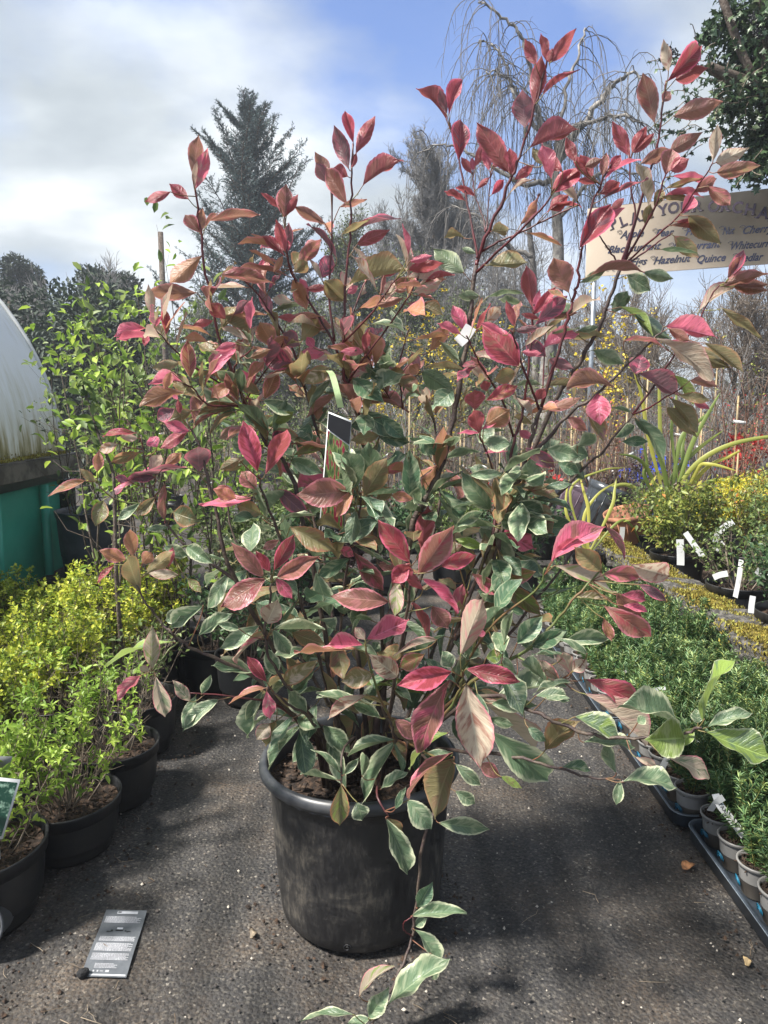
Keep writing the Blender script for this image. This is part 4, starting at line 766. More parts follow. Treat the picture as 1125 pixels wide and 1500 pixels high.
# ------------------------------------------------------------------ yew trays along the right
M_tray = plain('tray_plastic', (.035, .045, .058), .35, amount=.25, scale=12, spec=.6)
M_trayl = plain('tray_pale_edge', (.16, .19, .22), .35, amount=.2, scale=40)  # paler band running along the tray rim
M_tpot = plain('taupe_pot', (.13, .115, .098), .5, amount=.12, scale=15)
M_tlip = plain('pale_pot_rim', (.24, .235, .225), .4, amount=.1)
M_swirl = plain('blue_swirl', (.02, .19, .32), .4)
def rr_ring(w, d, rad, z, k=6):
    out = []
    for (sx, sy, a0) in [(1, 1, 0), (-1, 1, 90), (-1, -1, 180), (1, -1, 270)]:
        for i in range(k + 1):
            a = math.radians(a0 + 90 * i / k); out.append((sx * (w / 2 - rad) + rad * math.cos(a), sy * (d / 2 - rad) + rad * math.sin(a), z))
    return out
def tray(x, y, w, d, lab):
    o = thing('plant_tray', lab, 'tray', (x, y, 0), 'plastic trays of young yews'); prof = [(.018, .002, .04), (.004, .012, .045), (.0, .05, .05), (-.002, .052, .05), (.006, .055, .045), (.012, .052, .042), (.016, .014, .04), (.02, .010, .03)]
    V = []; 
    for (ins, z, rad) in prof: V += rr_ring(w - 2 * ins, d - 2 * ins, rad, z)
    m = len(V) // len(prof); q = [[i * m + j, i * m + (j + 1) % m, (i + 1) * m + (j + 1) % m, (i + 1) * m + j] for i in range(len(prof) - 1) for j in range(m)]; mb = MB(); mb.add(V, q)
    c = len(V); mb.add([(0, 0, .010)] + V[-m:], None, [[0, 1 + j, 1 + (j + 1) % m] for j in range(m)]); part(o, 'tray_shell', mb, M_tray, world_coords=False)
    mb = MB(); R1 = rr_ring(w + .003, d + .003, .05, .0535); R1.append(R1[0]); tube(mb, R1, .0016, 4); part(o, 'rim_edge', mb, M_trayl, world_coords=False)
    mb = MB()
    return o
TP = .118
tray(.955 + .30, 1.80, .62, .72, 'dark blue grey tray nearest the viewer holding young yews on the right')
tray(.935 + .30, 2.54, .62, .72, 'dark blue grey tray of young yews, second from the viewer')
tray(.925 + .30, 3.28, .62, .72, 'dark blue grey tray of young yews, third from the viewer')
tray(.92 + .30, 4.02, .62, .72, 'dark blue grey tray of young yews, fourth from the viewer')
# yew template
def yew(seed, full=True):
    r = np.random.default_rng(seed); o = thing('young_yew', '', 'potted yew', (0, 0, 0)); R, H = .054, .098; mb = MB()
    lathe(mb, [(.001, .001), (.036, .001), (.038, .004), (R - .004, H - .010), (R - .003, H - .009)], k=26); part(o, 'pot', mb, M_tpot, world_coords=False)
    mb = MB(); lathe(mb, [(R - .003, H - .012), (R, H - .010), (R + .003, H - .002), (R + .002, H + .001), (R - .003, H), (R - .005, H - .02), (R - .008, H - .05)], k=26); part(o, 'pot_rim', mb, M_tlip, world_coords=False)
    part(o, 'compost', soil_mb(R - .007, H - .014, seed, 16), M_soil, world_coords=False)
    if full:
        mb = MB()
        for k_, rad in enumerate((.017, .012, .007)):
            th = np.linspace(-.3, 3.5, 12); a0 = math.pi * 1.02
            P = [((R - .0085 + (.045 + rad * math.sin(t) - .0) * .16 ) * math.cos(a0 + rad * math.cos(t) / R), (R - .0085 + (.045 + rad * math.sin(t)) * .16) * math.sin(a0 + rad * math.cos(t) / R), .035 + rad * math.sin(t)) for t in th]
            tube(mb, P, .0013, 4)
        part(o, 'printed_swirl', mb, M_swirl, world_coords=False)
        mb = MB(); tv, tf = text_obj('WHEEL', .017, 0, .0002, .0004); a0 = math.pi * 1.32
        def fn(v): rr_ = R - .0055 + v[:, 2] + (v[:, 1] - .02) * .15; aa = a0 + v[:, 0] / R; return np.stack([rr_ * np.cos(aa), rr_ * np.sin(aa), .058 + v[:, 1]], -1)
    S = MB(); Lf = MB(); A = []; B = []; RA = []; RB = []; PP = []; AA = []; NN = []
    def shoot(q, d, L, rad, lev):
        ns = 7
        for k in range(ns):
            d = unit(d + r.normal(size=3) * .07 + np.array([0, 0, .07])); q2 = q + d * L / ns; A.append(q); B.append(q2); RA.append(rad * (1 - .1 * k)); RB.append(rad * (1 - .1 * (k + 1)))
            m = int(L / ns * 460); tt = r.random(m); X = unit(np.cross(d, [.2, .3, 1])); Yv = np.cross(d, X); th = r.random(m) * 6.28
            PP.append(q + (q2 - q) * tt[:, None]); dd = unit(d * .8 + X * np.cos(th)[:, None] * 1.0 + Yv * np.sin(th)[:, None]); AA.append(dd); NN.append(np.broadcast_to(d, (m, 3)))
            if lev == 0 and k in (1, 2, 4):
                for _ in range(1): shoot(q + (q2 - q) * r.random(), unit(d * .9 + unit(rdir(1, r)[0] * [1, 1, .3]) * .8), L * r.uniform(.22, .45), rad * .6, 1)
            q = q2
    for i in range(9):
        a0 = r.uniform(0, 6.28); sp_ = .0 if i == 0 else r.uniform(.1, .38); shoot(np.array([.008 * math.cos(a0), .008 * math.sin(a0), H - .02]), unit([math.cos(a0) * sp_, math.sin(a0) * sp_, 1]), r.uniform(.15, .27) * (1.15 if i == 0 else 1), .0022, 0)
    segs(S, A, B, np.array(RA), np.array(RB), 4); PP = np.concatenate(PP); AA = np.concatenate(AA); NN = np.concatenate(NN); leaves(Lf, LEAF4, PP, AA, NN, .027 * r.uniform(.7, 1.1, len(PP)), .0040, np.clip(r.normal(size=len(PP)) * .2 + .35 + .0 + 3.0 * np.clip(PP[:, 2] - .26, 0, .1), 0, 1), r=r)
    part(o, 'stems', S, M_yewstem, kind='stuff', world_coords=False); part(o, 'foliage', Lf, F_yew, kind='stuff', world_coords=False); return o
M_yewstem = plain('yew_stem', (.14, .13, .04), .6, second=(.25, .24, .07), scale=20)
YT = [yew(300 + i) for i in range(5)]
index_children()
ordn = ['first', 'second', 'third', 'fourth', 'fifth', 'sixth']; trn = ['nearest', 'second', 'third', 'fourth']; coln = ['path edge line', 'second line in', 'third line in', 'fourth line in', 'line along the wall']
r = np.random.default_rng(77); used = 0; cnt = 0
for ti, (ty, tx) in enumerate([(1.80, .955), (2.54, .935), (3.28, .925), (4.02, .92)]):
    for c in range(5):
        for w in range(6):
            y = ty + .36 - .062 - w * TP; x = tx + .062 + c * TP + .008
            if y < 1.40 or (c == 0 and y < 1.42) or (x / y > .80 and y < 1.5): continue
            lab = 'young yew, %s tray, %s, %s from the far end' % (trn[ti], coln[c], ordn[w])
            root = YT[used % 5] if used < 5 else None; rz = r.uniform(-.35, .35)
            if used < 5: root.location = (x, y, .012); root.rotation_euler = (0, 0, rz); root['label'] = lab; root['group'] = 'young yews in trays'
            else: dup(YT[r.integers(0, 5)], (x + r.normal() * .003, y + r.normal() * .003, .012), rz, (lambda q: (q, q, q * r.uniform(.9, 1.2)))(r.uniform(.92, 1.06)), lab, 'young yews in trays', skip=() if (c == 0 and ti < 3) else ('printed_swirl',))
            used += 1
# white tags among the yews
def strip_tag(label, pts, w, txt=None, name='white_tag', up=(0, -1, .35), extra_fold=False):
    P = smooth_pts(pts, 4); T = unit(np.gradient(P, axis=0)); X = unit(np.cross(T, np.asarray(up, float))); nn = len(P); mb = MB(); Nv = np.cross(X, T); V = np.concatenate([P - X * w / 2, P + X * w / 2, P - X * w / 2 - Nv * .001, P + X * w / 2 - Nv * .001])
    q = [[i, i + 1, nn + i + 1, nn + i] for i in range(nn - 1)] + [[2 * nn + i, 3 * nn + i, 3 * nn + i + 1, 2 * nn + i + 1] for i in range(nn - 1)]; mb.add(V, q)
    o = thing(name, label, 'plant label', tuple(P[0]), 'white plastic tags'); part(o, 'strip', mb, M_white, smooth=False)
    if txt:
        p0, p1 = P[nn // 4], P[-1]; d = unit(p1 - p0); x_ = X[nn // 2]; nv = np.cross(d, x_); nv = nv if np.dot(nv, p0 - [0, 0, CAMH]) < 0 else -nv; tv, tf = text_obj(txt, w * .7, .1, 0, .0001, 'LEFT'); mb = MB(); sgn = 1 if np.dot(np.cross(d, nv), x_) < 0 else -1
        x2 = np.cross(nv, d)
        add_text(mb, tv, tf, lambda v: p0 + d * v[:, 0:1] + x2 * (v[:, 1:2] - w * .25) + nv * .003); part(o, 'tag_lettering', mb, M_black, smooth=False)
    return o
strip_tag('white tag with handwritten name hooked on the near yews', [at(1048, 1163, 1.95), at(1055, 1180, 1.93), at(1068, 1196, 1.92), at(1090, 1225, 1.90)], .021, 'TAXUS')
strip_tag('white tag loop beside the yew with the named tag', [at(1040, 1188, 1.95), at(1050, 1175, 1.93), at(1060, 1168, 1.93)], .018)
strip_tag('white tag standing just above the end of the second tray', [at(965, 1140, 2.35), at(970, 1125, 2.35), at(980, 1105, 2.36)], .020)
strip_tag('small white tag over the tray rim below the round green leaf', [at(1005, 1092, 2.3), at(1015, 1084, 2.3), at(1027, 1090, 2.28)], .018)
strip_tag('white tag among the far yews beside the red leaf tip', [at(915, 980, 2.9), at(930, 990, 2.9), at(950, 998, 2.88)], .026)
strip_tag('white tag lying on the yew tops below the mossy wall', [at(1008, 993, 2.8), at(1030, 998, 2.8), at(1050, 1008, 2.78)], .035)
strip_tag('thin white tag loop left of the lying tag', [at(938, 1025, 2.6), at(950, 1012, 2.6), at(975, 1008, 2.6)], .012)
strip_tag('white tag peeping from the yews at the right', [at(1040, 1040, 2.5), at(1060, 1035, 2.5), at(1070, 1045, 2.48)], .018)

# ------------------------------------------------------------------ raised bed behind mossy stone wall
def wall():
    r = np.random.default_rng(21); o = thing('mossy_wall', 'low rough stone wall with golden moss along its top', 'wall', (1.60, 1.2, 0)); msz = []
    M_stone = plain('rough_stone', (.045, .042, .038), .92, second=(.15, .14, .125), scale=9, bump=1.0, bscale=40); y = 1.2; meshes = []
    core = MB(); box(core, (1.70, 4.7, .155), (.10, 7.0, .30)); part(o, 'wall_core', core, plain('dark_mortar', (.03, .028, .025), .95, bump=.8, bscale=50), smooth=False)
    for s_ in range(8):
        mb = MB(); n_ = 8; U = np.linspace(-1, 1, n_); V = []; F = []
        # lumpy block from a bevelled, displaced cube grid
        pts = {}; 
        for ax in range(3):
            for sg in (-1, 1):
                base_i = len(V)
                for a in U:
                    for b_ in U:
                        p = np.zeros(3); p[ax] = sg; p[(ax + 1) % 3] = a; p[(ax + 2) % 3] = b_; q = p / (np.sum(np.abs(p) ** 8) ** (1 / 8.)); ph = s_ * 1.7
                        q = q * (1 + .05 * math.sin(5 * q[0] + ph) * math.cos(4 * q[1] + ph * 2) + .05 * math.sin(6 * q[2] + 3 * q[1] + ph) + .03 * math.sin(13 * q[1] + 9 * q[2] + ph)); V.append(q * .5)
                for i in range(n_ - 1):
                    for j in range(n_ - 1):
                        f = [base_i + i * n_ + j, base_i + (i + 1) * n_ + j, base_i + (i + 1) * n_ + j + 1, base_i + i * n_ + j + 1]; F.append(f if sg > 0 else f[::-1])
        mb.add(V, F); meshes.append(mb.mesh('stone', M_stone))
    for row, (z, h) in enumerate([(.065, .13), (.19, .12), (.30, .115)]):
        y = 1.15 + r.random() * .1
        while y < 8:
            L = r.uniform(.16, .34) * (1 if row < 2 else 1.25); st = bpy.data.objects.new('stone', meshes[r.integers(0, 8)]); COL.objects.link(st); st.parent = o
            dpt = .19 if row < 2 else .24; st.location = (1.615 + (.0 if row < 2 else .02) + r.normal() * .008 - 1.60, y + L / 2 - 1.2, z + r.normal() * .004); st.scale = (dpt, L * .985, h * r.uniform(.97, 1.08)); st.rotation_euler = (0, 0, r.normal() * .02); y += L
    n = 52000; P = np.stack([1.635 + r.normal(size=n) * .052, 1.3 + 6.4 * r.random(n) ** 1.15, np.full(n, .0)], -1); bump = np.sin(P[:, 1] * 9) * .5 + np.sin(P[:, 1] * 23 + P[:, 0] * 30) * .5; keep = bump + r.random(n) * 1.5 > -.05; P = P[keep]; bump = bump[keep]
    P[:, 2] = .352 + .012 * bump + .012 * r.random(len(P)) - np.clip(np.abs(P[:, 0] - 1.635) - .10, 0, 1) * .9
    mb = MB(); ny_, nx_ = 420, 9; V = []
    for i in range(ny_):
        y_ = 1.25 + 6.4 * i / (ny_ - 1)
        for j in range(nx_):
            u_ = j / (nx_ - 1) * 2 - 1; bb = math.sin(y_ * 9) * .5 + math.sin(y_ * 23 + u_ * 3) * .5; V.append((1.635 + u_ * (.09 + .025 * math.sin(y_ * 17 + 1.5 * u_)), y_, .338 + .022 * (1 - u_ ** 4) * (1 + .6 * bb) - .05 * max(0, abs(u_) - .8) * 5 + r.random() * .005))
    mb.add(V, [[i * nx_ + j, i * nx_ + j + 1, (i + 1) * nx_ + j + 1, (i + 1) * nx_ + j] for i in range(ny_ - 1) for j in range(nx_ - 1)]); part(o, 'moss_cushion', mb, plain('moss_cushion', (.05, .038, .012), .95, second=(.34, .26, .04), scale=22, thr=(.4, .62), bump=1, bscale=150))
    Ad = unit(rdir(len(P), r) * .8 + [0, 0, 1]); mb = MB(); leaves(mb, LEAF4, P, Ad, rdir(len(P), r), .020 * r.uniform(.5, 1.2, len(P)), .008, r=r); part(o, 'moss', mb, F_moss, kind='stuff')
wall()
mb = MB(); box(mb, (4.2, 4.8, .09), (4.9, 7.2, .2)); solo('raised_bed', mb, M_soil, 'dark earth bed level behind the mossy wall', None, 'structure', smooth=False)
BZ = .19
# black pots on the raised bed, nearest first
def bedpot(x, y, lab, F, seed, R=.165, H=.22, n_=1100, h=.36, ls=.03, **kw):
    a = dict(nst=18, h=h, spread=.26, leafn=n_, ls=ls, asp=.5, tip_only=.1, crown_r=.07, sub=3, r_stem=.004); a.update(kw)
    return potted('bed_pot_plant', lab, 'potted plant', x, y, BZ, R, H, F, seed, 'pots on the raised bed', **a)
F_rosegreen = foliage('loose_yellow_green', [(0, (.07, .10, .03)), (.4, (.17, .22, .05)), (.8, (.32, .36, .08)), (.93, (.45, .40, .10)), (1, (.5, .2, .05))], .45, .35)
bedpot(1.87, 3.27, 'dark green shrub in the nearest black pot behind the mossy wall', F_dkgreen, 401, n_=1300, ls=.032)
bedpot(1.86, 3.78, 'woody shrub with long white tag in the second black pot behind the wall', F_mid, 402, R=.16, n_=1000)
bedpot(1.86, 4.60, 'yellow green rose like shrub in the third black pot behind the wall', F_rosegreen, 403, n_=1900, h=.5, spread=.36, ls=.045)
bedpot(2.30, 3.55, 'small leaved dark shrub at the right edge behind the nearest pot', F_dkgreen, 404, n_=1900, h=.5)
bedpot(2.28, 4.05, 'mottled green shrub behind the tag cluster', F_mid, 405, n_=1900, h=.5)
bedpot(2.30, 4.55, 'yellow green spreading shrub right of the phormium foot', F_rosegreen, 406, n_=1900, h=.5)
bedpot(2.75, 4.05, 'dark green shrub in the third line at the right edge', F_dkgreen, 407, n_=1900, h=.5)
bedpot(2.72, 4.60, 'green shrub under the golden mound', F_mid, 408, n_=1700, h=.42)
bedpot(2.28, 5.2, 'brown green shrub at the foot of the strap leaves', F_purple, 409, n_=1500, h=.4)
bedpot(1.90, 5.35, 'small twiggy shrub next to the broken terracotta pot', F_mid, 410, n_=700, h=.38)
bedpot(2.0, 6.0, 'reddish twiggy shrub left of the strap leaves', F_purple, 411, n_=1500, h=.5)
bedpot(3.2, 4.5, 'dark shrub in the outermost line of the raised bed', F_dkgreen, 412, n_=1700, h=.45)
F_yg2 = foliage('golden_leaves', [(0, (.22, .22, .02)), (.5, (.48, .45, .04)), (1, (.72, .62, .07))], .5, .3)
# golden mound
for i, (px, py, y) in enumerate([(1085, 712, 5.2), (1130, 705, 5.1), (1050, 725, 5.25)]):
    c = at(px, py, y); o = thing('golden_mound', ['golden yellow cushion plant at the right edge, middle cushion', 'golden yellow cushion plant cut by the right edge', 'golden yellow cushion plant nearest the strap leaves'][i], 'plant', (c[0], y, BZ), 'golden cushion plants'); mb = MB()
    part(o, 'pot', pot_mb(.17, .3), M_blackpot, world_coords=False)
    leafy_mass(mb, LEAF4, [((c[0] + dx, y + dy, c[2] - .10 + dz), (.17, .2, .13)) for dx, dy, dz in [(0, 0, 0), (.13, .05, -.02), (-.12, -.05, -.03), (0, .15, .03)]], 5200, .022, .5, 31 + i, shell=.4); part(o, 'foliage', mb, F_yg2, kind='stuff')
# phormium with strap leaves
def strap(mb, pts, w, seed=0, rnd=.5):
    P = smooth_pts(pts, 5); nn = len(P); T = unit(np.gradient(P, axis=0)); V0 = P - np.array([0, 0, CAMH]); X = unit(np.cross(T, unit(V0))); Nv = np.cross(X, T); t = np.linspace(0, 1, nn); W = w * np.clip(1.15 * (1 - t) ** .45, 0, 1) * (.45 + .55 * np.clip(t * 3, 0, 1))
    V = np.concatenate([P - X * W[:, None] / 2, P - Nv * W[:, None] * .3, P + X * W[:, None] / 2]); q = [[i, i + 1, nn + i + 1, nn + i] for i in range(nn - 1)] + [[nn + i, nn + i + 1, 2 * nn + i + 1, 2 * nn + i] for i in range(nn - 1)]
    a = np.zeros((3 * nn, 3)); a[:, 2] = rnd; mb.add(V, q, None, a)
def phormium():
    Y = 5.6; b = at(985, 730, Y); o = thing('phormium', 'large strap leaved plant with green and yellow arching blades', 'plant', (b[0], Y, BZ)); r = np.random.default_rng(3)
    part(o, 'pot', pot_mb(.2, .3), M_blackpot, world_coords=False)
    L = [([(985, 735), (1010, 690), (1060, 655), (1125, 640), (1180, 640)], 15, .95), ([(975, 735), (985, 700), (1020, 660), (1060, 630)], 16, .55), ([(985, 730), (1030, 690), (1070, 668), (1085, 660)], 12, 1.3), ([(970, 725), (969, 660), (966, 590), (965, 545)], 13, .95), ([(978, 725), (984, 640), (990, 590), (992, 555)], 9, .6),
         ([(960, 725), (950, 640), (940, 580), (928, 545)], 12, 1.25), ([(985, 725), (1010, 660), (1035, 610), (1055, 575)], 14, .6), ([(975, 725), (995, 650), (1020, 620), (1045, 600)], 14, .4), ([(965, 730), (950, 690), (930, 670), (905, 665)], 12, .5), ([(990, 735), (1030, 710), (1070, 705), (1110, 720)], 14, .4),
         ([(980, 735), (1010, 720), (1050, 730), (1075, 755)], 14, .35), ([(970, 735), (975, 700), (960, 650), (955, 620)], 14, .5), ([(985, 735), (1000, 690), (1000, 650), (1010, 615)], 14, .45), ([(960, 735), (930, 715), (900, 712), (870, 730)], 12, .8), ([(985, 735), (1020, 690), (1040, 680), (1080, 690)], 13, 1.2), ([(965, 735), (945, 700), (948, 680), (940, 640)], 12, .4)]
    for i, (pts, w, rd) in enumerate(L):
        d0 = r.uniform(-.25, .25); P = [at(p[0], p[1], Y + d0 * k / 3) for k, p in enumerate(pts)]; P[0] = np.array([b[0] + r.normal() * .03, Y, BZ + .28]); mb = MB(); strap(mb, P, w * .52 * Y / FPX, rnd=rd / 1.3); part(o, 'strap_leaf', mb, F_phorm, smooth=False)
    # yellow blades arching left over the tilted pots
    o2 = thing('yellow_strap_plant', 'yellow green arching blades in front of the tilted pots', 'plant', (at(862, 800, 5.0)[0], 5.0, BZ))
    b2 = at(862, 800, 5.0); part(o2, 'pot', pot_mb(.11, .14), M_blackpot, world_coords=False)
    for pts, w, rd in [([(850, 790), (855, 760), (875, 725), (905, 705)], 9, .95), ([(850, 790), (832, 760), (829, 730), (834, 700)], 8, .9), ([(868, 790), (862, 750), (855, 720), (850, 700)], 9, 1.0), ([(870, 790), (895, 745), (900, 720), (903, 700)], 9, .8), ([(860, 790), (835, 720), (880, 690), (915, 685)], 7, .7), ([(865, 790), (905, 765), (925, 770), (940, 800)], 7, .5)]:
        P = [at(p[0], p[1], 5.0 + .04 * k) for k, p in enumerate(pts)]; mb = MB(); P[0] = np.array([b2[0], 5.0, BZ + .12]); strap(mb, P, w * .6 * 5 / FPX, rnd=rd); part(o2, 'strap_leaf', mb, F_phorm, smooth=False)
phormium()
# tilted empty pots, terracotta pot
def tilted(name, lab, px, py, Y, R, H, tiltdeg, mat, az=0, cat='pot'):
    c = at(px, py, Y); mb = MB(); T = rotz(az) @ roty(math.radians(tiltdeg)); r0 = R * .78
    lathe(mb, [(.001, 0), (r0, .002), (r0 + .002, .01), (R * .96, H * .82), (R, H * .84), (R + .003, H), (R - .004, H), (R - .006, H * .8), (r0 - .003, .01), (.001, .006)], (0, 0, 0), 36, T)
    o = thing(name, lab, cat, tuple(c)); part(o, 'pot_body', mb, mat, world_coords=False)
    fl = MB()
    for k_ in range(16):
        a = 2 * math.pi * k_ / 16; p0 = np.array([(r0 + .002) * math.cos(a), (r0 + .002) * math.sin(a), .02]); p1 = np.array([R * .962 * math.cos(a), R * .962 * math.sin(a), H * .8]); tube(fl, [T @ p0, T @ p1], .0035, 4)
    part(o, 'ribs', fl, mat, kind='stuff', world_coords=False)
M_gp = plain('glossy_grey_plastic', (.045, .052, .06), .25, amount=.2, spec=.7)
tilted('tilted_pot', 'shiny dark grey empty pot leaning left behind the yellow blades', 868, 775, 5.7, .17, .36, 22, M_gp, 0)
tilted('tilted_pot', 'dull purple brown empty pot leaning left of the grey one', 832, 768, 5.9, .17, .33, 25, plain('purple_plastic', (.11, .075, .10), .4, amount=.15), 0)
tilted('tilted_pot', 'dark grey empty pot furthest left in the tilted group', 806, 762, 6.1, .16, .3, 28, M_gp, 0)
tilted('terracotta_pot', 'broken orange terracotta pot lying behind the first bed pots', 925, 790, 5.35, .17, .22, -14, plain('terracotta', (.38, .17, .10), .85, amount=.2, scale=12, bump=.3), .4)
# tags on the bed plants
for lab, pts, w, tx in [('white tag hanging straight down over the pot rim in the raised bed', [at(996, 790, 4.3), at(997, 812, 4.28), at(997, 828, 4.26)], .044, None), ('white tag leaning down right beside the straight hanging tag', [at(1004, 780, 4.2), at(1016, 797, 4.18), at(1030, 816, 4.16)], .034, None), ('curved white tag arching above the woody shrub', [at(1048, 795, 4.0), at(1054, 778, 4.0), at(1074, 764, 4.0)], .034, None),
        ('long narrow white tag hanging over the second black pot', [at(1086, 820, 3.6), at(1082, 850, 3.55), at(1077, 875, 3.5)], .024, None), ('small oval white tag in the nearest bed pot', [at(1103, 873, 3.2), at(1101, 886, 3.19), at(1100, 898, 3.18)], .026, None), ('white tag across the rim of the second bed pot', [at(1045, 846, 3.68), at(1055, 842, 3.68), at(1066, 840, 3.67)], .03, None),
        ('curled white tag against the terracotta pot', [at(912, 772, 5.0), at(911, 785, 5.0), at(908, 800, 5.0)], .034, None), ('white tag in the dark leaves at the right edge', [at(1108, 835, 3.3), at(1118, 843, 3.3), at(1130, 846, 3.3)], .03, None), ('small white tag poking out below the curved tag', [at(1048, 806, 4.0), at(1053, 800, 4.0), at(1060, 795, 4.0)], .03, None)]:
    strip_tag(lab, pts, w, None)

# ------------------------------------------------------------------ crowded saplings in the middle distance
def sapling(seed, F=None, n_leaf=0, ls=.03, h=1.5, nst=4, mat=M_twig, spread=.25, sub=3):
    o = thing('potted_sapling', '', 'sapling', (0, 0, 0)); part(o, 'pot', pot_mb(.13, .22, k=16), M_blackpot, world_coords=False)
    S, Lf = bush_geo(seed, .18, nst=nst, h=h, spread=spread, leafn=max(4, n_leaf), ls=ls, asp=.5, r_stem=.007, tip_only=.2, crown_r=.04, sub=sub); part(o, 'stems', S, mat, kind='stuff', world_coords=False)
    if n_leaf and F: part(o, 'foliage', Lf, F, kind='stuff', world_coords=False)
    mb = MB(); tube(mb, [(.02, .01, .1), (.02, .01, h * .8)], .008, 6); part(o, 'cane', mb, M_cane, world_coords=False)
    mb = MB(); r = np.random.default_rng(seed); box(mb, (.05, -.03, h * r.uniform(.3, .65)), (.10, .002, .026), roty(r.normal() * .5)); part(o, 'tag', mb, M_white, smooth=False, world_coords=False); return o
M_cane = plain('bamboo_cane', (.32, .24, .12), .5, amount=.2)
M_redtwig = plain('reddish_twig', (.14, .07, .045), .7, second=(.22, .13, .09), scale=10)
ST = [(sapling(500), 'bare brown sapling with many fine twigs', None), (sapling(501, F_rosegreen, 160, .03, 1.4, 5, M_redtwig), 'reddish stemmed sapling with scattered small yellow green leaves', 1), (sapling(502, F_mid, 420, .035, 1.2, 5), 'small green leaved sapling tied to a cane', 1), (sapling(503, F_redbits, 90, .022, 1.0, 6, M_redtwig), 'bare sapling dotted with red buds', 1), (sapling(504, None, 0, h=1.9, nst=3, mat=M_greytwig), 'tall thin grey sapling', None), (sapling(505, F_olive, 500, .035, 1.5, 7, M_twig), 'olive leaved bushy sapling', 1)]
index_children(); r = np.random.default_rng(41); pos = []
for yrow, xs in [(5.9, np.arange(1.2, 4.6, .42)), (6.6, np.arange(-.6, 5.0, .42)), (7.4, np.arange(-1.6, 5.4, .44)), (8.3, np.arange(-2.4, 5.8, .46)), (9.3, np.arange(-3.2, 6.2, .5)), (10.5, np.arange(-4.2, 6.8, .55))]:
    for x in xs: pos.append((x + r.normal() * .07, yrow + r.normal() * .1))
firsts = set()
for (x, y) in pos:
    px = 562.5 + FPX * x / y
    if px > 860 and y < 6.2: k = int(r.choice([0, 1, 0, 3]))
    elif px > 780: k = int(r.choice([0, 1, 4, 0, 3, 2]))
    elif px < 420: k = int(r.choice([2, 5, 2, 1]))
    else: k = int(r.choice([0, 2, 5, 1, 4, 5]))
    o, lab, _ = ST[k]; z = BZ if (x > 1.75 and y < 8.4) else 0; lab2 = lab + (' in the crowd on the right' if px > 780 else ' in the crowd behind the shrub' if px > 420 else ' in the crowd on the left'); grp = lab2
    if k not in firsts: firsts.add(k); o.location = (x, y, z); o.rotation_euler = (0, 0, r.uniform(0, 6)); o['label'] = lab2; o['group'] = grp
    else: dup(o, (x, y, z), r.uniform(0, 6.28), r.uniform(.75, 1.12), lab2, grp)
for i in range(6):
    if i not in firsts: bpy.data.objects.remove(ST[i][0])
# forsythia bushes
for i, (px, py, Y, w, lab) in enumerate([(895, 470, 7.6, .28, 'yellow flowering forsythia beside the sign post'), (570, 520, 8.5, .35, 'yellow flowering forsythia low behind the middle stems'), (655, 500, 9, .3, 'pale yellow forsythia left of the tallest stem')]):
    c = at(px, py, Y); o = thing('forsythia', lab, 'shrub', (c[0], Y, 0), 'forsythia bushes'); S, Lf = bush_geo(700 + i, .0, nst=12, h=c[2] + .25, spread=w, leafn=900, ls=.035, asp=.8, r_stem=.006, tip_only=.5, crown_r=.08, sub=2); part(o, 'stems', S, M_twig, kind='stuff', world_coords=False); part(o, 'flowers', Lf, F_forsythia, kind='stuff', world_coords=False)
# blue flowers and red flowers low in the distance
F_blue = foliage('blue_flowers', [(0, (.02, .04, .35)), (1, (.06, .12, .7))], .5, .2)
for i, (px, py, Y, F, lab, n_) in enumerate([(948, 668, 6.6, F_blue, 'pot of bright blue flowers left of the strap leaves', 160), (940, 752, 5.9, F_blue, 'small blue flowers low beside the terracotta pot', 60), (795, 690, 6.4, F_redbits, 'red flowering pot seen between the right stems', 260), (730, 700, 6.6, F_redbits, 'coral red flowers behind the middle right leaves', 300), (1110, 640, 6.9, F_redbits, 'crimson leaved shrub at the right edge behind the strap leaves', 700)]):
    c = at(px, py, Y); zb = BZ if c[0] > 1.75 else 0; o = thing('flowering_pot', lab, 'potted plant', (c[0], Y, zb)); hh = max(.12, c[2] - zb - .2); part(o, 'pot', pot_mb(.13, .2, k=20), M_blackpot, world_coords=False)
    S, Lf = bush_geo(720 + i, .16, nst=10, h=hh, spread=.2, leafn=n_, ls=.045, asp=.9, tip_only=.75, crown_r=.06, sub=2); part(o, 'stems', S, M_twig, kind='stuff', world_coords=False); part(o, 'flowers', Lf, F, kind='stuff', world_coords=False)
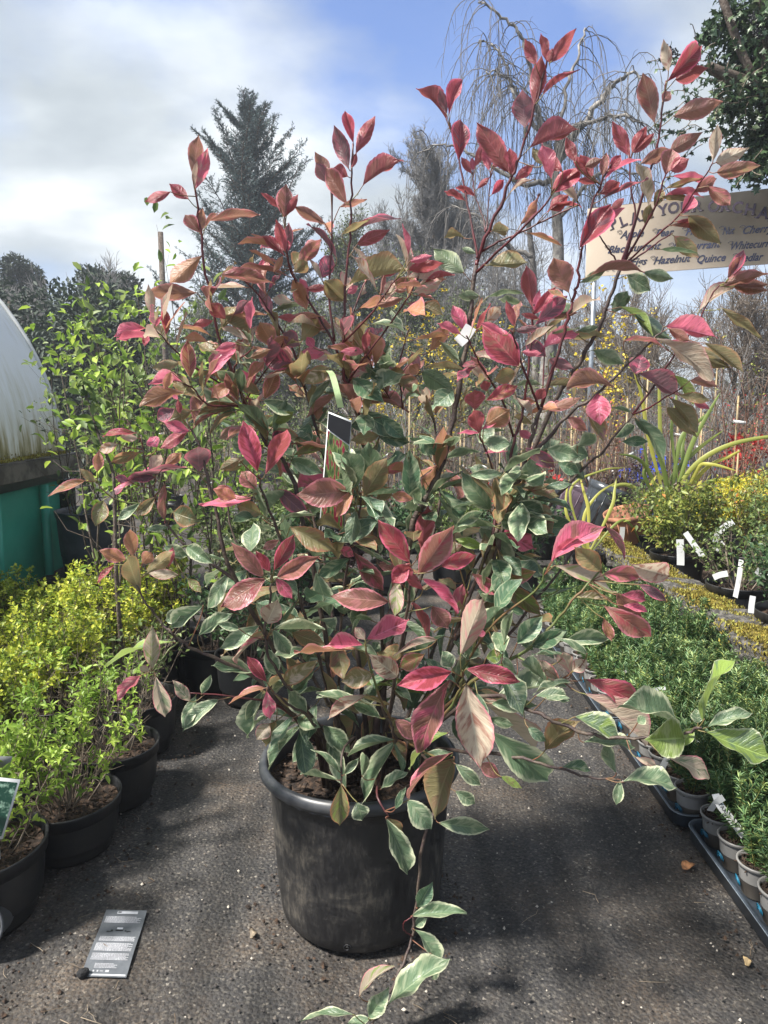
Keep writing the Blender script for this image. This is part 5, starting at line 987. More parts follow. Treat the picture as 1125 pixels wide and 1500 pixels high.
# ------------------------------------------------------------------ the big potted shrub
PX, PY = -.064, 1.84
plant = thing('potted_photinia', 'large variegated red and green shrub in a big dusty black pot on the path', 'potted shrub', (PX, PY, 0))
def dusty():
    m, n, l = newmat('dusty_black_plastic'); out = N(n, 'ShaderNodeOutputMaterial'); b = N(n, 'ShaderNodeBsdfPrincipled', inp={'Specular IOR Level': .5}); t = N(n, 'ShaderNodeTexCoord')
    n1 = N(n, 'ShaderNodeTexNoise', inp={'Scale': 9.0, 'Detail': 10.0, 'Roughness': .74, 'Distortion': .5}); l.new(t.outputs['Object'], n1.inputs['Vector'])
    mp = N(n, 'ShaderNodeMapping', inp={'Scale': (55, 55, 14)}); l.new(t.outputs['Object'], mp.inputs[0]); n2 = N(n, 'ShaderNodeTexNoise', inp={'Scale': 1.5, 'Detail': 6.0, 'Roughness': .7}); l.new(mp.outputs[0], n2.inputs['Vector'])
    s = N(n, 'ShaderNodeMath', operation='MULTIPLY_ADD', inp={1: .55}); l.new(n2.outputs['Fac'], s.inputs[0]); l.new(n1.outputs['Fac'], s.inputs[2]); r = ramp(n, [(.68, (.010, .010, .011)), (.82, (.024, .022, .020)), (.97, (.080, .070, .056))]); l.new(s.outputs[0], r.inputs[0]); l.new(r.outputs[0], b.inputs['Base Color'])
    rr = ramp(n, [(.6, .38), (.9, .85)]); l.new(s.outputs[0], rr.inputs[0]); l.new(rr.outputs[0], b.inputs['Roughness']); bp = N(n, 'ShaderNodeBump', inp={'Strength': .25, 'Distance': .004}); l.new(s.outputs[0], bp.inputs['Height']); l.new(bp.outputs[0], b.inputs['Normal']); l.new(b.outputs[0], out.inputs[0]); return m
M_big = dusty(); PH = .433
mb = MB(); lathe(mb, [(.001, .004), (.17, .004), (.197, .008), (.209, .022), (.214, .05), (.221, .13), (.2275, .24), (.235, .36), (.239, .395), (.246, .400)], k=72, wob=.006); po = part(plant, 'pot', mb, M_big, world_coords=False)
M_rim = plain('rim_plastic', (.03, .033, .038), .42, second=(.06, .062, .065), scale=14, spec=.6)
mb = MB(); lathe(mb, [(.246, .399), (.255, .402), (.262, .412), (.262, .424), (.256, .434), (.247, .436), (.240, .430), (.237, .41), (.232, .36), (.226, .30)], k=72, wob=.006); rm = part(plant, 'pot_rim', mb, M_rim, world_coords=False)
mb = MB()  # flash line moulded under the rim and drainage mark near the foot
th = np.linspace(-2.35, -1.7, 14); tube(mb, [(.2475 * math.cos(a), .2475 * math.sin(a), .398 - .002 * math.sin(a * 40)) for a in th], .003, 5)
o_ = bpy.data.objects.new('rim_flash', mb.mesh('rim_flash', M_rim)); COL.objects.link(o_); o_.parent = rm
mb = MB(); a0 = math.radians(-97)
th = np.linspace(0, 9, 26); tube(mb, [((.2125 + .0012) * math.cos(a0 + .07 * (1 - t / 11) * math.cos(t) * .7), (.2135) * math.sin(a0 + .07 * (1 - t / 11) * math.cos(t) * .7), .035 + .010 * (1 - t / 11) * math.sin(t)) for t in th], .0018, 4)
o_ = bpy.data.objects.new('drain_mark', mb.mesh('drain_mark', M_black)); COL.objects.link(o_); o_.parent = po
part(plant, 'compost', soil_mb(.236, .375, 9, 40), M_soil, world_coords=False)
mb = MB(); r = np.random.default_rng(4)
for i in range(260):
    a = r.random() * 6.28; q = .22 * math.sqrt(r.random()); L = r.uniform(.008, .03); box(mb, (q * math.cos(a), q * math.sin(a), .379 + r.random() * .008), (L, L * r.uniform(.2, .6), .003), rotz(r.random() * 3) @ rotx(r.normal() * .5))
part(plant, 'bark_chips', mb, plain('bark_chips', (.022, .014, .010), .9, second=(.10, .065, .042), scale=60), kind='stuff', smooth=False, world_coords=False)

STEMS = [ # radius mm low, high ; kind ; (px, py, Y)...
 (8, 3.0, 'b', [(500, 1100, 1.86), (475, 930, 1.87), (431, 709, 1.86), (391, 650, 1.85), (361, 597, 1.85)]),
 (4.2, 2.2, 'r', [(361, 597, 1.85), (335, 533, 1.84), (318, 485, 1.83), (300, 400, 1.81), (291, 320, 1.80), (285, 268, 1.79)]),
 (3, 1.6, 'r', [(361, 597, 1.85), (345, 594, 1.80), (305, 593, 1.74), (284, 570, 1.72), (269, 562, 1.70)]),
 (2.6, 1.4, 'r', [(345, 575, 1.84), (287, 539, 1.83), (255, 512, 1.80), (233, 488, 1.79), (226, 482, 1.79)]),
 (2.4, 1.4, 'r', [(354, 580, 1.84), (343, 545, 1.80), (350, 528, 1.78), (368, 512, 1.76), (367, 505, 1.76)]),
 (2.4, 1.4, 'r', [(358, 590, 1.85), (380, 555, 1.87), (405, 520, 1.88), (415, 500, 1.88)]),
 (7, 3, 'b', [(540, 1095, 1.88), (520, 930, 1.93), (495, 780, 1.94), (470, 653, 1.93), (447, 571, 1.92)]),
 (3.4, 1.6, 'r', [(447, 571, 1.92), (430, 515, 1.90), (398, 461, 1.88), (372, 425, 1.87), (350, 405, 1.86)]),
 (7, 3.6, 'b', [(565, 1100, 1.86), (560, 900, 1.90), (545, 740, 1.91), (525, 611, 1.90), (503, 540, 1.90)]),
 (3.6, 2, 'r', [(503, 540, 1.90), (487, 499, 1.90), (460, 453, 1.90), (430, 403, 1.89), (420, 370, 1.88), (417, 318, 1.88)]),
 (2.2, 1.4, 'r', [(440, 425, 1.90), (425, 395, 1.84), (421, 372, 1.82), (419, 365, 1.82)]),
 (4.4, 2, 'r', [(527, 611, 1.90), (505, 555, 1.88), (503, 507, 1.87), (505, 427, 1.86), (513, 350, 1.85), (514, 283, 1.84), (517, 210, 1.83)]),
 (3.4, 1.8, 'r', [(490, 500, 1.90), (483, 448, 1.92), (482, 417, 1.92), (486, 361, 1.92), (487, 278, 1.91)]),
 (2.8, 1.5, 'r', [(505, 500, 1.87), (540, 464, 1.82), (565, 430, 1.79), (585, 400, 1.77)]),
 (3.0, 1.6, 'r', [(510, 560, 1.89), (529, 531, 1.86), (567, 480, 1.82), (600, 432, 1.79), (613, 405, 1.78)]),
 (2.4, 1.3, 'r', [(506, 490, 1.87), (520, 450, 1.89), (532, 420, 1.90), (541, 405, 1.90)]),
 (2.2, 1.3, 'r', [(575, 590, 1.95), (553, 555, 1.93), (540, 525, 1.90), (536, 515, 1.90)]),
 (2.2, 1.3, 'r', [(590, 600, 1.95), (585, 540, 1.95), (592, 505, 1.94), (600, 480, 1.93)]),
 (10, 5, 'b', [(545, 1095, 1.84), (580, 900, 1.86), (603, 776, 1.86), (625, 728, 1.86), (649, 675, 1.86), (667, 600, 1.86), (682, 511, 1.86), (689, 455, 1.85), (698, 389, 1.85)]),
 (5, 2.0, 'r', [(698, 389, 1.85), (702, 373, 1.85), (720, 329, 1.83), (747, 265, 1.81), (760, 230, 1.80), (784, 157, 1.78), (800, 97, 1.77), (808, 90, 1.76)]),
 (3.4, 1.8, 'r', [(699, 378, 1.85), (698, 367, 1.85), (685, 300, 1.88), (673, 237, 1.90), (659, 180, 1.91)]),
 (2.2, 1.2, 'r', [(711, 340, 1.84), (709, 325, 1.86), (695, 279, 1.89), (692, 252, 1.90)]),
 (2.2, 1.2, 'r', [(712, 338, 1.84), (714, 323, 1.85), (717, 280, 1.86), (720, 248, 1.86)]),
 (3.4, 1.8, 'r', [(697, 400, 1.85), (735, 363, 1.78), (778, 322, 1.73), (798, 300, 1.71), (812, 278, 1.70)]),
 (2.8, 1.5, 'r', [(706, 368, 1.85), (735, 352, 1.82), (764, 340, 1.80), (822, 311, 1.77), (850, 300, 1.75)]),
 (8, 4, 'b', [(590, 1095, 1.85), (660, 950, 1.82), (718, 840, 1.80), (734, 781, 1.79), (753, 728, 1.78), (771, 669, 1.78), (782, 627, 1.77), (793, 596, 1.77)]),
 (4.4, 1.8, 'r', [(793, 596, 1.77), (822, 500, 1.75), (836, 451, 1.74), (844, 424, 1.73), (848, 391, 1.72), (855, 348, 1.70), (864, 310, 1.69), (884, 261, 1.67), (895, 240, 1.66)]),
 (5, 2.2, 'r', [(723, 800, 1.80), (726, 750, 1.83), (742, 701, 1.84), (753, 648, 1.84), (766, 600, 1.84), (778, 500, 1.83), (781, 455, 1.82), (784, 440, 1.82)]),
 (3, 1.6, 'r', [(732, 735, 1.83), (725, 700, 1.76), (715, 667, 1.70), (702, 638, 1.67)]),
 (3, 1.6, 'r', [(790, 600, 1.77), (775, 560, 1.73), (760, 522, 1.70), (751, 489, 1.68), (746, 482, 1.68)]),
 (3, 1.6, 'r', [(752, 640, 1.84), (735, 585, 1.80), (707, 540, 1.76), (690, 505, 1.74), (683, 492, 1.73)]),
 (2.6, 1.5, 'r', [(774, 660, 1.78), (792, 600, 1.84), (797, 520, 1.88), (800, 460, 1.88)]),
 (8, 4.5, 'b', [(620, 1095, 1.88), (700, 900, 1.92), (735, 790, 1.94), (770, 690, 1.95), (813, 589, 1.95), (833, 555, 1.94), (856, 518, 1.93), (877, 481, 1.92), (893, 437, 1.91), (909, 392, 1.90)]),
 (3, 1.6, 'r', [(908, 391, 1.90), (930, 319, 1.90), (924, 276, 1.90), (921, 226, 1.90)]),
 (3.8, 1.8, 'r', [(909, 390, 1.90), (916, 377, 1.89), (944, 276, 1.86), (956, 238, 1.85), (965, 203, 1.84), (970, 160, 1.83), (976, 118, 1.82)]),
 (3.2, 1.6, 'r', [(911, 390, 1.90), (956, 310, 1.84), (970, 270, 1.82), (978, 250, 1.81)]),
 (2.6, 1.4, 'r', [(914, 388, 1.90), (945, 360, 1.84), (973, 336, 1.80), (999, 310, 1.77), (1020, 275, 1.74), (1037, 252, 1.72), (1044, 238, 1.71)]),
 (2.6, 1.4, 'r', [(914, 390, 1.90), (940, 372, 1.92), (965, 354, 1.94), (985, 342, 1.95)]),
 (2.2, 1.3, 'r', [(908, 390, 1.90), (893, 367, 1.88), (877, 344, 1.865), (866, 328, 1.855)]),
 (6.5, 2.4, 'b', [(640, 1080, 1.90), (735, 850, 1.96), (790, 760, 1.96), (854, 686, 1.93), (882, 662, 1.91), (927, 607, 1.88)]),
 (3.2, 1.5, 'r', [(927, 607, 1.88), (956, 568, 1.86), (987, 521, 1.84), (1000, 502, 1.83), (1021, 473, 1.81), (1045, 429, 1.79), (1058, 416, 1.78)]),
 (2.6, 1.4, 'r', [(927, 607, 1.88), (950, 598, 1.84), (977, 581, 1.80), (1000, 568, 1.77)]),
 (6, 1.8, 'b', [(600, 1090, 1.83), (735, 760, 1.80), (780, 670, 1.78), (830, 610, 1.76), (872, 578, 1.74), (914, 539, 1.72), (945, 510, 1.70), (972, 479, 1.69)]),
 (7, 2.2, 'b', [(480, 1095, 1.82), (400, 950, 1.74), (345, 850, 1.70), (326, 800, 1.69), (307, 709, 1.70), (293, 655, 1.70), (274, 616, 1.70)]),
 (4, 1.6, 'b', [(345, 850, 1.70), (305, 822, 1.70), (267, 795, 1.70), (235, 750, 1.70), (215, 691, 1.70), (207, 637, 1.70)]),
 (2.2, 1.2, 'g', [(235, 748, 1.70), (211, 739, 1.69), (172, 733, 1.67), (150, 716, 1.66), (138, 700, 1.66)]),
 (3, 1.4, 'g', [(300, 820, 1.70), (270, 800, 1.66), (225, 835, 1.62), (200, 830, 1.60), (194, 818, 1.60)]),
 (5.5, 1.6, 'b', [(475, 1090, 1.78), (420, 1040, 1.66), (370, 990, 1.62), (319, 966, 1.60), (270, 943, 1.58), (253, 927, 1.57), (228, 904, 1.57), (208, 873, 1.56), (200, 850, 1.56)]),
 (2, 1.2, 'g', [(262, 940, 1.58), (245, 955, 1.56), (230, 975, 1.55), (222, 986, 1.55)]),
 (3.4, 1.4, 'r', [(460, 1085, 1.76), (410, 1035, 1.64), (340, 1020, 1.58), (276, 1015, 1.56)]),
 (4.5, 2, 'b', [(480, 1090, 1.76), (452, 1052, 1.64), (420, 1030, 1.58), (392, 1006, 1.56)]),
 (4.5, 2, 'b', [(495, 1100, 1.80), (450, 1040, 1.66), (400, 975, 1.60), (388, 927, 1.58), (396, 871, 1.57), (397, 844, 1.56)]),
 (4.5, 2, 'b', [(505, 1090, 1.82), (455, 930, 1.70), (407, 780, 1.63), (383, 720, 1.60), (380, 695, 1.59)]),
 (4, 1.8, 'b', [(495, 1095, 1.82), (500, 900, 1.72), (515, 800, 1.66), (528, 740, 1.64), (522, 715, 1.63)]),
 (5, 2, 'b', [(560, 1095, 1.78), (585, 960, 1.56), (600, 867, 1.48), (600, 828, 1.46)]),
 (4, 1.8, 'g', [(580, 1090, 1.76), (572, 1055, 1.60), (556, 1020, 1.54), (540, 967, 1.50), (535, 943, 1.49)]),
 (5, 2, 'g', [(600, 1095, 1.76), (640, 1060, 1.50), (673, 1015, 1.40), (677, 982, 1.38)]),
 (3, 1.6, 'g', [(600, 1090, 1.70), (630, 1105, 1.54), (650, 1112, 1.48), (663, 1106, 1.46)]),
 (5, 2, 'g', [(600, 1090, 1.80), (690, 1000, 1.66), (757, 961, 1.58), (800, 925, 1.56), (845, 872, 1.54), (880, 835, 1.53)]),
 (3.6, 1.8, 'g', [(620, 1085, 1.82), (710, 930, 1.68), (785, 865, 1.60), (798, 832, 1.58)]),
 (3, 1.5, 'g', [(757, 961, 1.58), (800, 985, 1.54), (832, 1002, 1.52)]),
 (5, 2.6, 'b', [(600, 1095, 1.80), (700, 1020, 1.62), (780, 1041, 1.50), (811, 1056, 1.46), (872, 1078, 1.42), (930, 1082, 1.38), (1001, 1075, 1.34), (1028, 1066, 1.32)]),
 (4.5, 1.8, 'b', [(620, 1095, 1.78), (730, 1105, 1.54), (805, 1122, 1.48), (860, 1137, 1.46), (903, 1142, 1.44)]),
 (4, 1.6, 'b', [(500, 1105, 1.76), (520, 1080, 1.70), (502, 1100, 1.62), (500, 1140, 1.58), (500, 1150, 1.575)]),
 (3.4, 1.4, 'r', [(560, 1105, 1.72), (552, 1160, 1.56), (562, 1185, 1.525), (570, 1197, 1.52)]),
 (4.4, 2, 'b', [(560, 1095, 1.78), (580, 1084, 1.62), (565, 1050, 1.58), (557, 1022, 1.57)]),
 (4.5, 2.2, 'b', [(610, 1095, 1.74), (655, 1150, 1.56), (640, 1185, 1.53), (625, 1215, 1.525), (615, 1280, 1.53), (607, 1340, 1.53), (603, 1375, 1.52), (580, 1436, 1.47), (564, 1468, 1.43), (548, 1496, 1.40), (530, 1512, 1.38)]),
 (1.6, 1.0, 'r', [(604, 1372, 1.52), (592, 1362, 1.51), (592, 1352, 1.50), (604, 1342, 1.50)]),
 # inner stems that only show between leaves
 (7, 2.4, 'b', [(530, 1095, 1.92), (500, 960, 2.05), (470, 800, 2.10), (440, 700, 2.12), (420, 620, 2.12)]),
 (7, 2.4, 'b', [(560, 1095, 1.94), (600, 900, 2.10), (640, 760, 2.14), (640, 640, 2.15), (620, 560, 2.15)]),
 (6, 2.4, 'b', [(580, 1095, 1.90), (640, 940, 2.04), (700, 820, 2.08), (760, 720, 2.12), (800, 640, 2.12)]),
 (5, 2.0, 'b', [(520, 1095, 1.84), (440, 960, 1.86), (380, 870, 1.88), (340, 780, 1.90), (330, 700, 1.92)]),
 (5, 2.0, 'b', [(600, 1095, 1.84), (720, 960, 1.84), (800, 860, 1.84), (860, 780, 1.86), (880, 740, 1.86)])]
TL = dict(a=(200, 150, 4.5), b=(400, 150, 4.5), c=(600, 30, 4.5), d=(800, 30, 3.46), e=(600, 300, 4.5), f=(830, 350, 3.81), g=(60, 400, 3.88), h=(300, 400, 3.75),
          i=(60, 680, 3.57), j=(300, 700, 3.75), k=(550, 600, 3.75), l=(560, 860, 3.75), m=(360, 980, 3.75), n=(780, 900, 3.26), o=(420, 1180, 3.75), p=(780, 660, 3.26))
